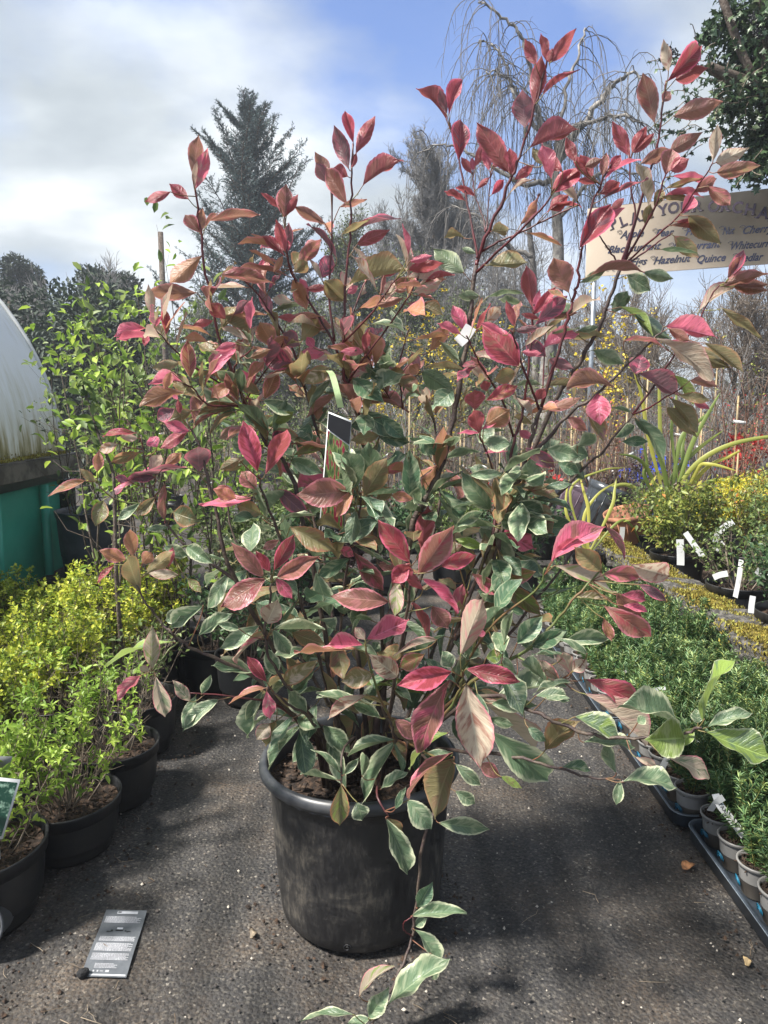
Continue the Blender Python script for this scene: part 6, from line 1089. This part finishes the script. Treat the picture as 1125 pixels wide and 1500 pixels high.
LD = """a M 370 480 410 215 100;KC 390 570 470 300 90;C 385 560 400 380 50;RK 345 640 215 535 75;RK 225 590 55 655 60;MR 420 860 320 740 85;MO 415 860 435 690 65;MR 470 785 815 745 95;OM 430 1010 220 1190 120;MO 395 1255 65 1250 110;MK 555 1135 915 1195 110;M 990 1140 610 1110 50;M 975 760 985 540 110;R 950 700 820 595 45;R 990 740 1065 605 50;R 980 985 920 770 70;PK 985 990 1005 790 75;RK 975 1010 830 880 55;RK 990 990 975 895 60;O 920 1080 745 970 45;O 905 1120 965 1010 45;K 800 1090 850 1030 30
b R 530 270 475 55 70;PK 500 440 400 150 100;RK 545 340 672 90 80;R 520 430 550 330 40;RK 495 490 400 430 90;P 375 540 280 400 80;M 485 670 350 430 110;M 370 480 275 325 80;RM 590 550 855 380 60;M 440 690 620 640 55;M 340 795 135 685 70;P 420 1030 220 800 60;V 455 870 640 770 60;P 525 850 845 770 50;RK 555 935 770 840 80;C 625 1130 530 950 50;PK 640 1150 750 985 80;MK 165 1060 320 900 90;VO 135 1120 230 1050 90;PK 325 1160 385 1000 100;C 320 1170 220 1010 50;R 710 1150 855 1075 50;V 500 1200 900 1110 50;C 890 1160 810 870 50;K 885 1010 850 800 35;K 900 1050 1050 1010 50;RK 890 1100 1125 1060 80;C 955 1150 1005 990 50;R 1000 1190 1200 1140 50;CK 930 1250 1110 1170 100;C 740 1300 790 1170 80;V 480 1310 330 1180 110;OV 230 1340 130 1170 90;K 220 1250 180 1160 50;M 860 1290 680 1340 60;P 880 1330 1075 1340 40;K 490 1260 560 1210 50;R 220 1230 365 1220 50;M 800 1240 880 1240 30
c R 245 660 40 450 50;P 245 620 195 450 60;R 260 620 345 390 60;RP 325 920 340 655 115;R 410 1010 340 900 50;K 420 990 410 900 35;R 435 960 490 800 50;K 525 990 490 830 60;R 560 960 590 870 50;R 545 960 615 915 40;R 445 1110 530 1030 35;R 540 1150 620 1050 55;R 435 1160 300 1100 40;R 370 1190 230 1125 30;RM 660 1010 440 670 120;RK 670 1030 660 840 90;RK 690 1050 820 950 60;C 660 1140 830 1050 20;P 760 710 745 455 140;RP 820 560 870 230 100;RK 830 290 760 120 70;R 905 280 865 85 45;R 920 280 940 180 50;R 930 275 1100 50 80;RK 880 490 1125 325 60;R 790 840 1110 715 60;V 880 950 810 840 60;K 935 1050 870 810 50;R 1010 1000 880 880 80;R 940 1140 1125 980 100;RM 925 1250 1050 1150 90;R 890 1275 1130 1225 45;C 1110 1190 1000 1090 40
d RM 615 310 785 130 90;R 655 300 820 240 70;CR 620 260 595 95 50;M 590 410 630 360 50;MR 550 520 490 265 95;M 645 485 895 410 90;RK 425 690 335 510 65;R 435 670 510 535 60;R 440 670 550 570 50;M 605 785 640 650 90;R 630 760 725 700 70;MR 630 660 795 565 75;M 480 725 630 650 65;CM 845 715 870 525 55;CM 860 720 1030 645 70;MV 865 770 1090 735 75;VR 610 850 800 800 50;K 640 790 820 815 30;M 750 870 865 800 60;MK 820 840 935 935 70;V 590 900 730 910 35;K 600 890 800 895 25;K 690 980 750 890 70;CV 520 950 460 720 45;V 500 1030 530 930 50;V 550 950 590 850 50;V 720 990 885 1135 90;M 630 1040 790 1060 25;R 660 1020 830 1030 50;VK 645 1090 775 1200 75;D 580 1160 770 1180 30;K 290 810 480 705 45;PK 290 900 520 800 50;R 270 880 375 820 65;M 285 790 305 670 45;R 320 760 380 680 50;R 235 800 130 680 50;R 150 720 100 590 50;M 200 740 285 700 45;R 155 810 265 820 30;R 30 860 190 740 80;RK 240 790 170 680 60;RP 170 1150 330 930 110;K 240 1020 400 950 60;R 330 960 395 900 40;M 220 1295 500 1275 30;G 490 1275 645 1310 60;G 170 1330 300 1270 45;G 410 1290 530 1370 95;MP 920 1310 1000 1190 60;M 890 1340 1125 1290 60;M 960 1345 1125 1340 60
e G 360 450 155 290 125;G 440 320 340 285 40;VG 510 400 780 380 70;G 510 610 760 590 60;G 460 600 320 600 70;KM 385 850 285 660 85;K 345 860 185 780 40;R 440 840 535 650 55;CO 510 770 600 670 80;R 690 800 635 630 55;RM 720 1060 480 790 190;K 620 860 465 780 50;RK 810 680 770 400 100;R 820 720 965 540 70;PK 830 790 1040 600 110;K 820 700 860 560 40;R 850 750 735 720 35;P 700 830 860 810 50;K 870 960 1115 850 40;K 740 970 870 980 50;M 1050 580 950 350 160;G 920 720 1125 690 60;M 930 740 1110 710 60;G 920 860 1125 810 50;O 130 970 260 790 90;G 200 900 330 1030 60;V 360 1090 100 1070 60;D 80 1100 290 1230 130;D 150 1200 0 1260 80;D 290 1220 160 1330 130;C 510 1160 390 1060 50;RK 430 1350 430 1220 130;R 510 1230 490 1160 70;RO 500 1290 710 1190 90;V 560 1160 700 1100 100;G 690 1200 880 1190 40;V 880 1200 1125 1200 50;P 900 1000 760 890 100;P 920 1020 1085 1080 70;O 730 1290 830 1300 50;R 830 1290 890 1210 70;P 70 1070 10 980 60;O 60 1110 0 1060 90
f VO 210 540 0 560 60;G 60 515 180 490 40;D 240 370 360 320 60;D 250 420 340 290 80;YV 300 380 480 540 60;D 380 420 580 560 80;KR 550 490 840 550 80;M 570 500 690 570 60;KP 540 570 800 780 60;CM 500 560 810 790 60;MK 320 570 570 620 50;V 660 600 910 720 90;V 770 580 990 750 80;V 870 390 1090 560 80;G 150 620 320 700 90;PK 385 755 420 645 110;P 400 750 630 880 60;M 690 790 850 830 50;V 620 870 800 900 60;K 700 900 800 950 40;YV 600 760 710 940 50;V 580 890 730 1080 70;V 560 940 730 1110 80;KR 170 860 190 1040 130;MO 270 830 0 830 45;M 0 990 115 1070 60;VP 90 940 205 1130 60;G 360 970 250 940 25;D 380 1000 500 1100 60;D 400 1010 540 1250 60;G 380 1040 270 1110 60;D 310 1130 455 1130 60;G 60 1160 160 1090 80;G 120 1210 0 1180 110;D 100 1340 0 1250 90;M 870 260 1125 190 70;M 930 260 1125 290 70;PR 910 215 990 60 60;C 740 400 950 270 30
g KR 600 315 415 360 40;K 640 355 430 375 20;R 600 340 590 415 40;K 650 310 680 245 20;RO 715 350 700 190 50;R 980 270 860 300 45;RO 1050 260 960 170 80;OR 850 600 830 380 85;VO 790 510 630 540 60;O 740 560 700 660 55;KR 810 620 610 635 45;OM 820 680 560 760 60;O 1085 620 965 710 80;O 950 395 810 370 35;K 1110 400 990 440 50;K 1110 430 955 590 60;K 780 720 750 690 25;R 790 800 780 720 35;PK 760 770 660 830 80;VO 870 780 680 860 50;KP 840 900 700 850 70;RK 840 890 675 1000 70;G 1125 780 870 840 50;RO 545 910 350 930 55;C 550 940 450 930 45;KP 660 990 620 930 80;CO 440 970 330 1010 60;VO 560 1020 395 1075 60;O 320 1130 330 1010 60;CP 610 1130 680 1030 70;PK 830 1105 420 1250 50;P 500 1180 420 1160 50;P 650 1160 510 1170 50;P 900 1130 890 990 150;OV 250 1180 40 1270 65;V 310 1190 220 1110 45;O 700 1100 800 1020 60;C 1125 870 1015 945 60;VO 1125 1060 1010 1120 60
h V 70 240 250 370 50;C 90 300 240 370 40;P 160 230 245 150 60;K 250 310 260 130 30;PK 370 230 300 85 60;O 130 250 340 230 60;OM 380 400 300 270 110;O 560 200 500 60 80;K 570 110 520 30 40;V 780 150 660 40 110;O 370 410 460 350 70;P 520 400 430 330 90;V 530 370 620 250 100;CK 480 160 370 140 60;MK 700 300 560 260 80;MO 450 270 660 240 60;R 400 240 520 250 40;PK 475 500 310 450 120;OV 250 465 360 420 50;O 330 690 400 530 85;V 550 560 450 500 80;VC 680 520 540 610 90;KP 660 440 520 440 70;K 600 410 560 350 50;KC 875 430 745 430 50;CK 895 550 750 500 90;R 880 430 890 320 50;K 270 610 190 530 40;K 270 600 260 540 30;V 300 660 180 590 60;G 320 700 510 770 80;YV 350 840 490 760 60;G 280 830 220 740 70;C 200 840 80 910 60;G 240 1000 160 900 90;RK 290 1090 210 810 115;RK 330 1110 450 860 100;PK 370 940 440 870 80;K 455 1100 430 1040 60;M 285 1190 200 1090 90;G 690 590 570 750 60;D 670 740 520 860 80;D 580 830 510 960 90;D 810 580 985 710 100;CP 745 660 870 680 40;GY 720 770 760 840 80;D 890 540 1000 570 60;V 990 560 1095 540 60;D 860 770 1100 900 110;D 800 840 940 830 70;V 960 890 800 920 70;D 960 900 1125 930 70;G 800 970 985 1080 130;VP 830 1090 730 1030 90;VY 490 1000 650 960 50;G 460 1020 650 1100 90;VO 240 1010 90 1090 60;OK 910 1120 1120 1085 40;M 790 1200 500 1220 160;KM 730 1120 490 1190 45;PM 400 1190 580 1350 90;O 820 1180 720 1340 70;R 840 1120 790 1190 35;PM 890 1230 1020 1340 70;D 870 1130 1010 1170 60;V 940 1250 1030 1180 70
i VY 325 190 285 325 85;MK 650 100 650 310 60;VC 600 170 500 270 60;G 520 200 400 290 50;OR 480 480 465 340 75;O 445 500 305 450 75;O 530 520 580 460 70;RO 385 525 295 625 40;V 520 680 450 490 100;V 530 590 690 460 80;CV 720 580 560 570 55;KP 665 540 690 430 40;G 670 330 545 340 40;VG 690 250 830 300 110;O 1020 180 900 130 70;G 850 740 680 860 60;G 745 760 650 820 70;G 820 900 1000 780 60;YG 690 930 345 1060 65;CY 580 1070 580 845 85;KC 530 1100 395 1235 50;C 570 1080 515 1060 40;CG 600 1110 650 1320 90;CG 780 1240 690 1130 65;G 810 1210 740 1380 75;G 930 1230 740 1400 70;G 840 1200 890 1100 50;VY 770 600 840 670 50;G 980 570 870 760 80;G 760 430 900 520 80;G 640 430 770 480 70
j KM 260 115 -30 150 90;V 310 200 180 150 90;O 170 90 50 60 70;M 320 540 145 355 90;R 360 515 280 400 60;RM 380 510 490 310 90;M 400 545 630 430 105;KM 390 550 480 665 70;MR 335 550 90 710 140;M 410 340 320 390 50;CM 340 800 400 670 120;VM 470 270 720 400 120;G 610 520 690 760 100;DG 700 350 960 230 110;D 800 440 620 540 80;KM 740 380 820 430 60;MK 820 410 980 620 100;M 1010 680 690 650 125;VM 800 320 990 370 60;RM 1125 460 950 230 120;CY 1060 560 1045 765 80;M 950 470 1050 500 60;R 1030 580 1125 470 110;G 300 810 80 940 90;G 140 730 0 840 50;G 190 830 70 800 50;G 380 830 660 830 60;V 480 850 660 920 100;G 370 830 465 970 90;CK 320 870 170 1020 50;RM 340 1120 230 980 70;G 270 1070 35 1030 75;G 390 1080 340 930 90;VC 430 1130 620 1000 100;O 330 1155 130 1245 55;KC 340 1170 360 1320 80;G 320 1170 230 1330 60;KR 870 920 670 920 50;OR 830 940 490 960 60;C 880 890 825 820 60;KR 885 890 1125 780 70;O 700 1100 730 990 45;VC 920 1080 750 1120 120;CM 1060 1090 900 970 120;V 1090 960 980 950 90;YV 1230 1200 800 1150 100;CM 890 1190 675 1330 80;G 850 1220 610 1180 80;G 960 1310 800 1240 60;G 560 1300 460 1190 100
k RK 250 770 290 530 100;MR 235 910 425 640 150;RM 360 860 555 800 90;R 190 850 90 950 90;R 260 990 170 900 60;KR 260 930 455 1120 80;KC 440 1130 480 960 90;M 310 1080 400 1200 110;RP 290 1260 200 1060 70;G 630 550 470 340 130;G 520 360 700 350 60;D 600 530 420 550 40;G 430 650 590 560 60;D 270 530 170 350 60;V 250 340 180 260 80;G 870 430 850 270 110;G 760 510 925 570 110;G 790 650 690 580 110;DG 800 650 1110 655 100;KR 640 630 880 770 40;KR 970 840 1125 700 50;PM 820 210 990 320 80;G 940 215 1125 260 100;D 1000 290 1125 350 70;D 930 430 1080 410 40;K 600 240 725 230 25;G 600 180 750 190 90;R 570 130 540 0 90;K 580 110 680 65 30;K 570 130 450 130 30;OV 600 90 740 0 120;K 790 115 860 160 50;D 240 140 330 250 100;D 20 150 190 180 70;D 30 40 160 160 80;V 10 500 90 430 70;O 90 470 210 490 60;OY 690 930 880 890 110;VY 700 950 910 1130 100;MK 530 900 690 1020 80;Y 600 760 440 710 60;G 1000 990 840 1010 30;D 560 990 700 1060 70
l CK 430 375 550 60 140;RK 380 465 80 540 130;MK 370 510 205 910 130;CM 460 530 540 990 210;RM 460 450 760 520 100;OY 230 370 95 440 100;CM 300 290 60 380 70;G 590 790 910 1060 200;CV 530 610 850 900 70;M 540 970 650 1045 80;YV 650 1040 765 1105 40;MK 380 910 140 1160 90;VM 395 940 290 1280 110;YG 360 800 145 1000 50;M 70 730 200 830 90;G 230 920 380 910 30;G 140 1170 270 1330 130;G 310 1295 590 1330 100;G 400 1120 510 1190 80;G 400 970 540 1090 80;G 600 640 850 650 90;G 620 610 1010 545 60;G 840 600 1030 625 45;G 580 720 720 760 60;D 530 240 660 110 100;G 670 310 720 130 65;D 740 310 880 160 110;D 820 330 1020 235 90;G 1125 370 950 280 60;D 1000 370 820 370 30;CK 1040 480 990 360 90;CM 1045 460 1125 400 80;CV 970 520 860 400 60;D 900 520 760 410 60;YG 570 390 660 370 80;G 740 480 660 400 60;G 460 400 520 310 100;G 380 440 330 350 90;K 520 260 570 250 40;D 800 770 900 850 60;V 890 900 1060 740 60
m G 310 300 125 555 90;G 280 270 410 320 90;G 425 310 575 460 110;G 510 560 360 440 60;G 500 610 300 575 30;VY 525 640 515 860 110;G 815 400 640 820 130;G 820 390 560 480 60;G 740 660 890 565 50;G 610 730 640 830 110;G 770 820 890 1130 110;V 780 820 860 890 60;D 820 770 880 650 50;G 640 590 660 470 60;G 540 580 620 490 50;G 740 270 390 150 90;G 110 130 10 380 60;CV 130 300 60 390 90;G 340 240 240 130 80
n RM 255 310 510 440 90;C 250 380 545 625 85;GY 200 490 420 600 50;V 60 650 230 510 60;G 240 610 490 635 45;G 400 760 340 630 70;C 490 680 590 720 40;CG 640 680 840 790 55;Y 725 590 540 600 190;Y 700 640 770 540 60;G 700 520 410 440 50;G 790 520 780 450 60;YG 815 510 980 210 45;G 830 540 1050 470 55;YG 820 560 1150 690 50;G 430 800 690 830 35;G 420 790 400 910 55;D 140 730 280 750 40;G 500 520 540 490 50;G 185 320 0 380 40;G 60 400 180 400 35;O 30 220 130 310 40
o G 690 605 990 590 100;DG 720 560 800 420 90;G 700 660 770 620 60;G 700 680 830 900 40;G 820 830 800 960 70;G 550 1100 895 840 110;CY 400 1050 590 880 70;G 450 1170 560 1000 110;G 370 1150 75 1190 80;G 460 1170 330 1200 70
p KM 90 530 350 365 60;MK 350 365 440 520 40;CY 105 550 395 680 95;V 330 575 200 460 100;MK 340 590 540 590 80;CM 650 600 470 545 110;PC 510 640 640 720 50;MR 340 740 565 890 110;M 400 680 520 800 90;KP 430 740 550 770 40;VC 200 700 380 720 50;KM 420 690 545 715 35;G 150 910 370 900 70;O 340 800 380 910 50;D 0 930 170 870 80"""
YPREF = dict(a=1.82, b=1.86, c=1.84, d=1.84, e=1.80, f=1.85, g=1.75, h=1.80, i=1.62, j=1.56, k=1.66, l=1.48, m=1.58, n=1.42, o=1.47, p=1.55)
smp = []; SP3 = []
MATS = {'b': M_stem, 'r': M_redstem, 'g': plain('green_shoot', (.10, .13, .04), .5, second=(.16, .09, .045), scale=10)}
rr0 = np.random.default_rng(15)
for (ra, rb, kd, pts) in STEMS:
    P = smooth_pts([at(*p) for p in pts], 5); P = P.copy()
    if kd == 'b' and pts[0][1] > 1060 and pts[0][2] > 1.55:
        # seat the foot in the compost
        P[0] = np.array([PX + np.clip(P[0][0] - PX, -.15, .15), PY + np.clip((P[0][1] - PY), -.14, .10), .365])
    P[2:-1] += rr0.normal(size=P[2:-1].shape) * (.0018 if ra > 4 else .0006)
    mb = MB(); tt = np.linspace(0, 1, len(P)); R = (ra + (rb - ra) * tt) / 1000.; R *= 1 + .06 * np.sin(tt * 40); tube(mb, P, R, 8); part(plant, 'branch' if kd == 'b' else 'shoot', mb, MATS[kd])
    c = P - [0, 0, CAMH]
    for q in range(len(P) - 1):
        for t in (0, .33, .66): SP3.append((P[q] * (1 - t) + P[q + 1] * t, R[q], P[max(0, q - 1)]))
S3 = np.array([s[0] for s in SP3]); SR = np.array([s[1] for s in SP3]); SB = np.array([s[2] for s in SP3])
dv = S3 - [0, 0, CAMH]; dep = dv[:, 1] * cp - dv[:, 2] * spn; SPX = 562.5 + FPX * dv[:, 0] / dep; SPY = 750 - FPX * (dv[:, 1] * spn + dv[:, 2] * cp) / dep
# leaf blade meshes
def blade(seed, ny=18, nx=6):
    r = np.random.default_rng(seed); pk = r.uniform(.85, 1.25); fold = r.uniform(.08, .45); curl = r.uniform(-.1, .55); tw = r.uniform(-.5, .5); wv = r.uniform(.015, .055); ph = r.random() * 6; V = []; A = []
    for i in range(ny + 1):
        t = i / ny; w = max(0, math.sin(math.pi * min(1, t ** pk))) ** .88 * .53 if 0 < t < 1 else 0.0
        if t > .8: w *= 1 - (t - .8) * 2.2
        w = max(w, .012); sx = 0
        for j in range(nx + 1):
            u = j / nx * 2 - 1; e = abs(u); ser = 1 + (.022 * (1 if i % 2 else -1) if e == 1 and 0 < i < ny else 0) + .06 * math.sin(t * 8 + ph + u) * (e == 1)
            x = u * w * ser; z = fold * abs(x) - curl * (t * t - t) * -1 * .0 - curl * t * (t - 1) * .9 + wv * e * e * math.sin(t * 13 + ph + (2 if u > 0 else 0)) * (0.3 + t) + tw * x * t
            V.append((x, t, z)); A.append((.5 + u / 2, t, 0))
    m = nx + 1; q = [[i * m + j, i * m + j + 1, (i + 1) * m + j + 1, (i + 1) * m + j] for i in range(ny) for j in range(nx)]; return np.array(V), np.array(q), np.array(A)
BL = [blade(s) for s in range(12)]; BLC = [blade(s, 9, 4) for s in range(20, 28)]; bmesh_cache = {}
def blade_mesh(i, code):
    if (i, code) not in bmesh_cache: mb = MB(); mb.add(BL[i][0], BL[i][1], None, BL[i][2]); bmesh_cache[(i, code)] = mb.mesh('leaf', leafmat(code))
    return bmesh_cache[(i, code)]
L = []; cur = None; rl = np.random.default_rng(99)
for line in LD.split('\n'):
    key, rest = line[0], line[2:]; ox, oy, s = TL[key]
    for it in rest.split(';'):
        w = it.split(); v = [float(x) for x in w[1:]]; L.append((key, w[0], ox + v[0] / s, oy + v[1] / s, ox + v[2] / s, oy + v[3] / s, v[4] / s))
C0 = np.array([0, 0, CAMH]); PET = MB(); placed = []
for (key, code, bx, by, tx, ty, w) in L:
    yp = YPREF[key] + (.12 if code[0] in 'D' else .05 if code[0] in 'GV' and key in 'efhjk' else 0); dpx = np.hypot(SPX - bx, SPY - by); sc = dpx + 110 * np.abs(S3[:, 1] - yp); k = int(np.argmin(sc)); Yb = S3[k][1] - min(.03, dpx[k] * .0006) + rl.normal() * .004
    B = at(bx, by, Yb); Lp = math.hypot(tx - bx, ty - by); dep_ = Yb / FPX
    fs = np.clip(w * 2.2 / max(Lp, 1), .3, 1.6); dY = rl.uniform(-.6, .25) * Lp * dep_ * (.9 if fs > 1 else .45); T = at(tx, ty, Yb + dY); A = T - B; Ln = np.linalg.norm(A); Au = A / Ln
    v = unit(C0 - (B + T) / 2); side = unit(np.cross(Au, v)); n0 = np.cross(side, Au); wobs = w * (Yb) / FPX * .95; wt = max(wobs, .31 * Ln); ph = math.acos(min(1, wobs / wt)) * .92
    cand = [n0 * math.cos(ph) + side * math.sin(ph) * sg for sg in (1, -1)]; nv = max(cand, key=lambda q: abs(q[2]) + .1 * rl.random()); nv = nv if nv[2] > -.05 else -nv
    placed.append((Lp * w, code, B, Au, nv, Ln, wt, k, dpx[k]))
    # stalk
    s0 = SB[k] if dpx[k] > 6 else S3[k]; mid = (s0 * .5 + B * .5) + unit(B - s0 + 1e-6) * .0 + np.array([0, 0, -.15 * np.linalg.norm(B - s0)]) * (1 if dpx[k] < 60 else .3); Ppt = smooth_pts([s0, mid * .6 + (B - Au * .008) * .4, B, B + Au * Ln * .04], 3); dl = np.linalg.norm(B - s0)
    tube(PET, Ppt, np.linspace(.0011 + .004 * min(.25, dl), .0009, len(Ppt)), 5)
# filler foliage on the inner stems, out of reach of tracing
inner = np.where((SPX > 350) & (SPX < 790) & ((SPX < 690) | (SPY > 690)) & (SPY > 545) & (SPY < 1075) & (S3[:, 1] > 1.62))[0]; centre = np.array([PX + .02, 1.95, 1.02])
for i in range(680):
    k = int(rl.choice(inner)); p = S3[k]
    if SPY[k] > 985 and rl.random() < .6: continue
    if SPY[k] < 640 and rl.random() < .5: continue
    out = unit(p - centre + rl.normal(size=3) * .45); d = unit(out + np.array([0, -.1, .25]) + rl.normal(size=3) * .5); B = p + d * rl.uniform(.012, .05); Au = unit(d + rl.normal(size=3) * .4 + [0, 0, -.2]); nv = unit(np.cross(np.cross(Au, [0, 0, 1.]), Au) + rl.normal(size=3) * .3)
    hi = SPY[k] < 700; code = rl.choice(['D', 'G', 'V', 'VM', 'O', 'M', 'G'] if hi else ['D', 'G', 'D', 'G', 'V', 'DG', 'VM']); Ln = rl.uniform(.065, .125); placed.append((0, str(code), B, Au, nv, Ln, Ln * rl.uniform(.34, .46), k, 0)); tube(PET, [S3[k], (S3[k] + B) / 2 + [0, 0, -.003], B + Au * .004], .0012, 4)
upper = np.where((SPX > 225) & (SPX < 900) & (SPY > 330) & (SPY < 640) & (SR < .0045))[0]
for i in range(230):
    k = int(rl.choice(upper)); p = S3[k]
    if SPX[k] > 690 and rl.random() < .45: continue
    if SPY[k] < 430 and rl.random() < .6: continue
    sd_ = unit(p - SB[k]); a_ = unit(np.cross(sd_, rdir(1, rl)[0])); Au = unit(sd_ * rl.uniform(.3, 1.0) + a_); B = p + Au * rl.uniform(.012, .03); nv = unit(np.cross(np.cross(Au, sd_), Au) + rl.normal(size=3) * .3); Ln = rl.uniform(.05, .10)
    placed.append((0, str(rl.choice(['M', 'MO', 'O', 'OV', 'V', 'VO', 'MK', 'V', 'C', 'CO', 'G', 'PK'])), B, Au, nv, Ln, Ln * rl.uniform(.26, .4), k, 0)); tube(PET, [p, (p + B) / 2 + [0, 0, -.002], B + Au * .004], .001, 4)
part(plant, 'leaf_stalks', PET, M_petiole, kind='stuff')
placed.sort(key=lambda q: -q[0]); rest = {}
for idx, (ar, code, B, Au, nv, Ln, wt, k, dd) in enumerate(placed):
    X = unit(np.cross(Au, nv)); Z = np.cross(X, Au)
    if idx < 300:
        ob = bpy.data.objects.new('leaf', blade_mesh(idx * 7 % 12, code)); COL.objects.link(ob); ob.parent = plant
        M = Matrix(((X[0], Au[0], Z[0]), (X[1], Au[1], Z[1]), (X[2], Au[2], Z[2]))); ob.location = tuple(B - np.array([PX, PY, 0])); ob.rotation_euler = M.to_euler(); ob.scale = (wt, Ln, Ln)
    else:
        bv, bq, ba = (BL if idx < 430 else BLC)[idx % 8]; V = B + bv[:, 0:1] * X * wt + bv[:, 1:2] * Au * Ln + bv[:, 2:3] * Z * Ln; a = ba.copy(); a[:, 2] = rl.random(); rest.setdefault(code, MB()).add(V, bq, None, a)
mats = []; ALL = MB(); 
for code, m_ in rest.items():
    pass
codes = list(rest.keys()); big = MB(); fidx = []
for ci, code in enumerate(codes):
    m_ = rest[code]; big.add(np.concatenate(m_.v), np.concatenate(m_.q), None, np.concatenate(m_.a)); fidx += [ci] * sum(len(q) for q in m_.q)
fo = part(plant, 'foliage', big, [leafmat(c) for c in codes], kind='stuff'); fo.data.polygons.foreach_set('material_index', np.array(fidx[:len(fo.data.polygons)], dtype=np.int32)); fo.data.update()
# the shop tag hanging inside the shrub, with its pale green strap
def big_tag():
    Y = 1.66; c = [at(466, 790, Y), at(503, 800, Y), at(515, 616, Y), at(481, 603, Y)]; o = thing('plant_tag', 'tall picture tag with black header hanging among the branches', 'plant tag', tuple(c[3])); mb, n_ = label_card('', '', '', c, None); part(o, 'card', mb, M_white, smooth=False)
    if np.dot(n_, np.array([0, 0, CAMH]) - c[0]) < 0: n_ = -n_
    def P(u, v, d=.0015): return c[0] * (1 - u) * (1 - v) + c[1] * u * (1 - v) + c[2] * u * v + c[3] * (1 - u) * v + n_ * d
    mb = MB(); mb.add([P(.04, .13), P(.96, .13), P(.96, .80), P(.04, .86)], [[0, 1, 2, 3]])
    m, n, l = newmat('tag_picture'); out = N(n, 'ShaderNodeOutputMaterial'); b = N(n, 'ShaderNodeBsdfPrincipled', inp={'Roughness': .3}); t = N(n, 'ShaderNodeTexCoord'); mp = N(n, 'ShaderNodeMapping', inp={'Scale': (150, 150, 35), 'Rotation': (0, .3, 0)}); l.new(t.outputs['Object'], mp.inputs[0]); nz = N(n, 'ShaderNodeTexNoise', inp={'Scale': 1.0, 'Detail': 4.0}); l.new(mp.outputs[0], nz.inputs['Vector'])
    r_ = ramp(n, [(.36, (.03, .045, .02)), (.47, (.10, .16, .04)), (.54, (.22, .26, .10)), (.57, (.28, .02, .05)), (.68, (.18, .015, .035))]); l.new(nz.outputs['Fac'], r_.inputs[0]); l.new(r_.outputs[0], b.inputs['Base Color']); l.new(b.outputs[0], out.inputs[0]); part(o, 'picture', mb, m, smooth=False)
    mb = MB(); mb.add([P(.02, .87), P(.98, .81), P(.99, .985), P(.01, .99)], [[0, 1, 2, 3]]); part(o, 'black_header', mb, M_black, smooth=False); mb = MB(); mb.add([P(.03, .005), P(.98, .005), P(.98, .12), P(.03, .12)], [[0, 1, 2, 3]]); part(o, 'black_footer', mb, M_black, smooth=False)
    mb = MB(); x_ = unit(c[1] - c[0]); y_ = unit(c[3] - c[0])
    for (txt, sz, u, v) in (('Photinia', .0155, .1, .075), ("Pink", .0095, .16, .035)):
        tv, tf = text_obj(txt, sz, 0, 0, .0001, 'LEFT'); p0 = P(u, v, .0025); add_text(mb, tv, tf, lambda q: p0 + x_ * q[:, 0:1] + y_ * q[:, 1:2] + n_ * q[:, 2:3])
    part(o, 'tag_lettering', mb, M_white, smooth=False)
    mb = MB(); S = smooth_pts([at(499, 597, Y), at(494, 575, Y), at(487, 550, Y + .03), at(482, 543, Y + .06)], 4); V = []
    for p in S: V += [p - [.007, 0, 0], p + [.007, 0, 0]]
    mb.add(V, [[2 * i, 2 * i + 1, 2 * i + 3, 2 * i + 2] for i in range(len(S) - 1)]); part(o, 'strap', mb, plain('pale_green_strap', (.30, .40, .19), .5))
big_tag()
wt_ = strip_tag('small blank white label tied to the tallest central stem', [at(671, 502, 1.78), at(681, 492, 1.78), at(690, 478, 1.78)], .028)
# ------------------------------------------------------------------ thin spring haze
mb = MB(); box(mb, (0, 6, 6.4), (225, 225, 15)); m, n, l = newmat('haze'); out = N(n, 'ShaderNodeOutputMaterial'); pv = N(n, 'ShaderNodeVolumePrincipled', inp={'Density': .0032, 'Color': (.86, .92, 1, 1), 'Anisotropy': .3}); l.new(pv.outputs[0], out.inputs['Volume'])
solo('haze', mb, m, 'thin pale haze over the nursery', None, 'stuff', smooth=False)
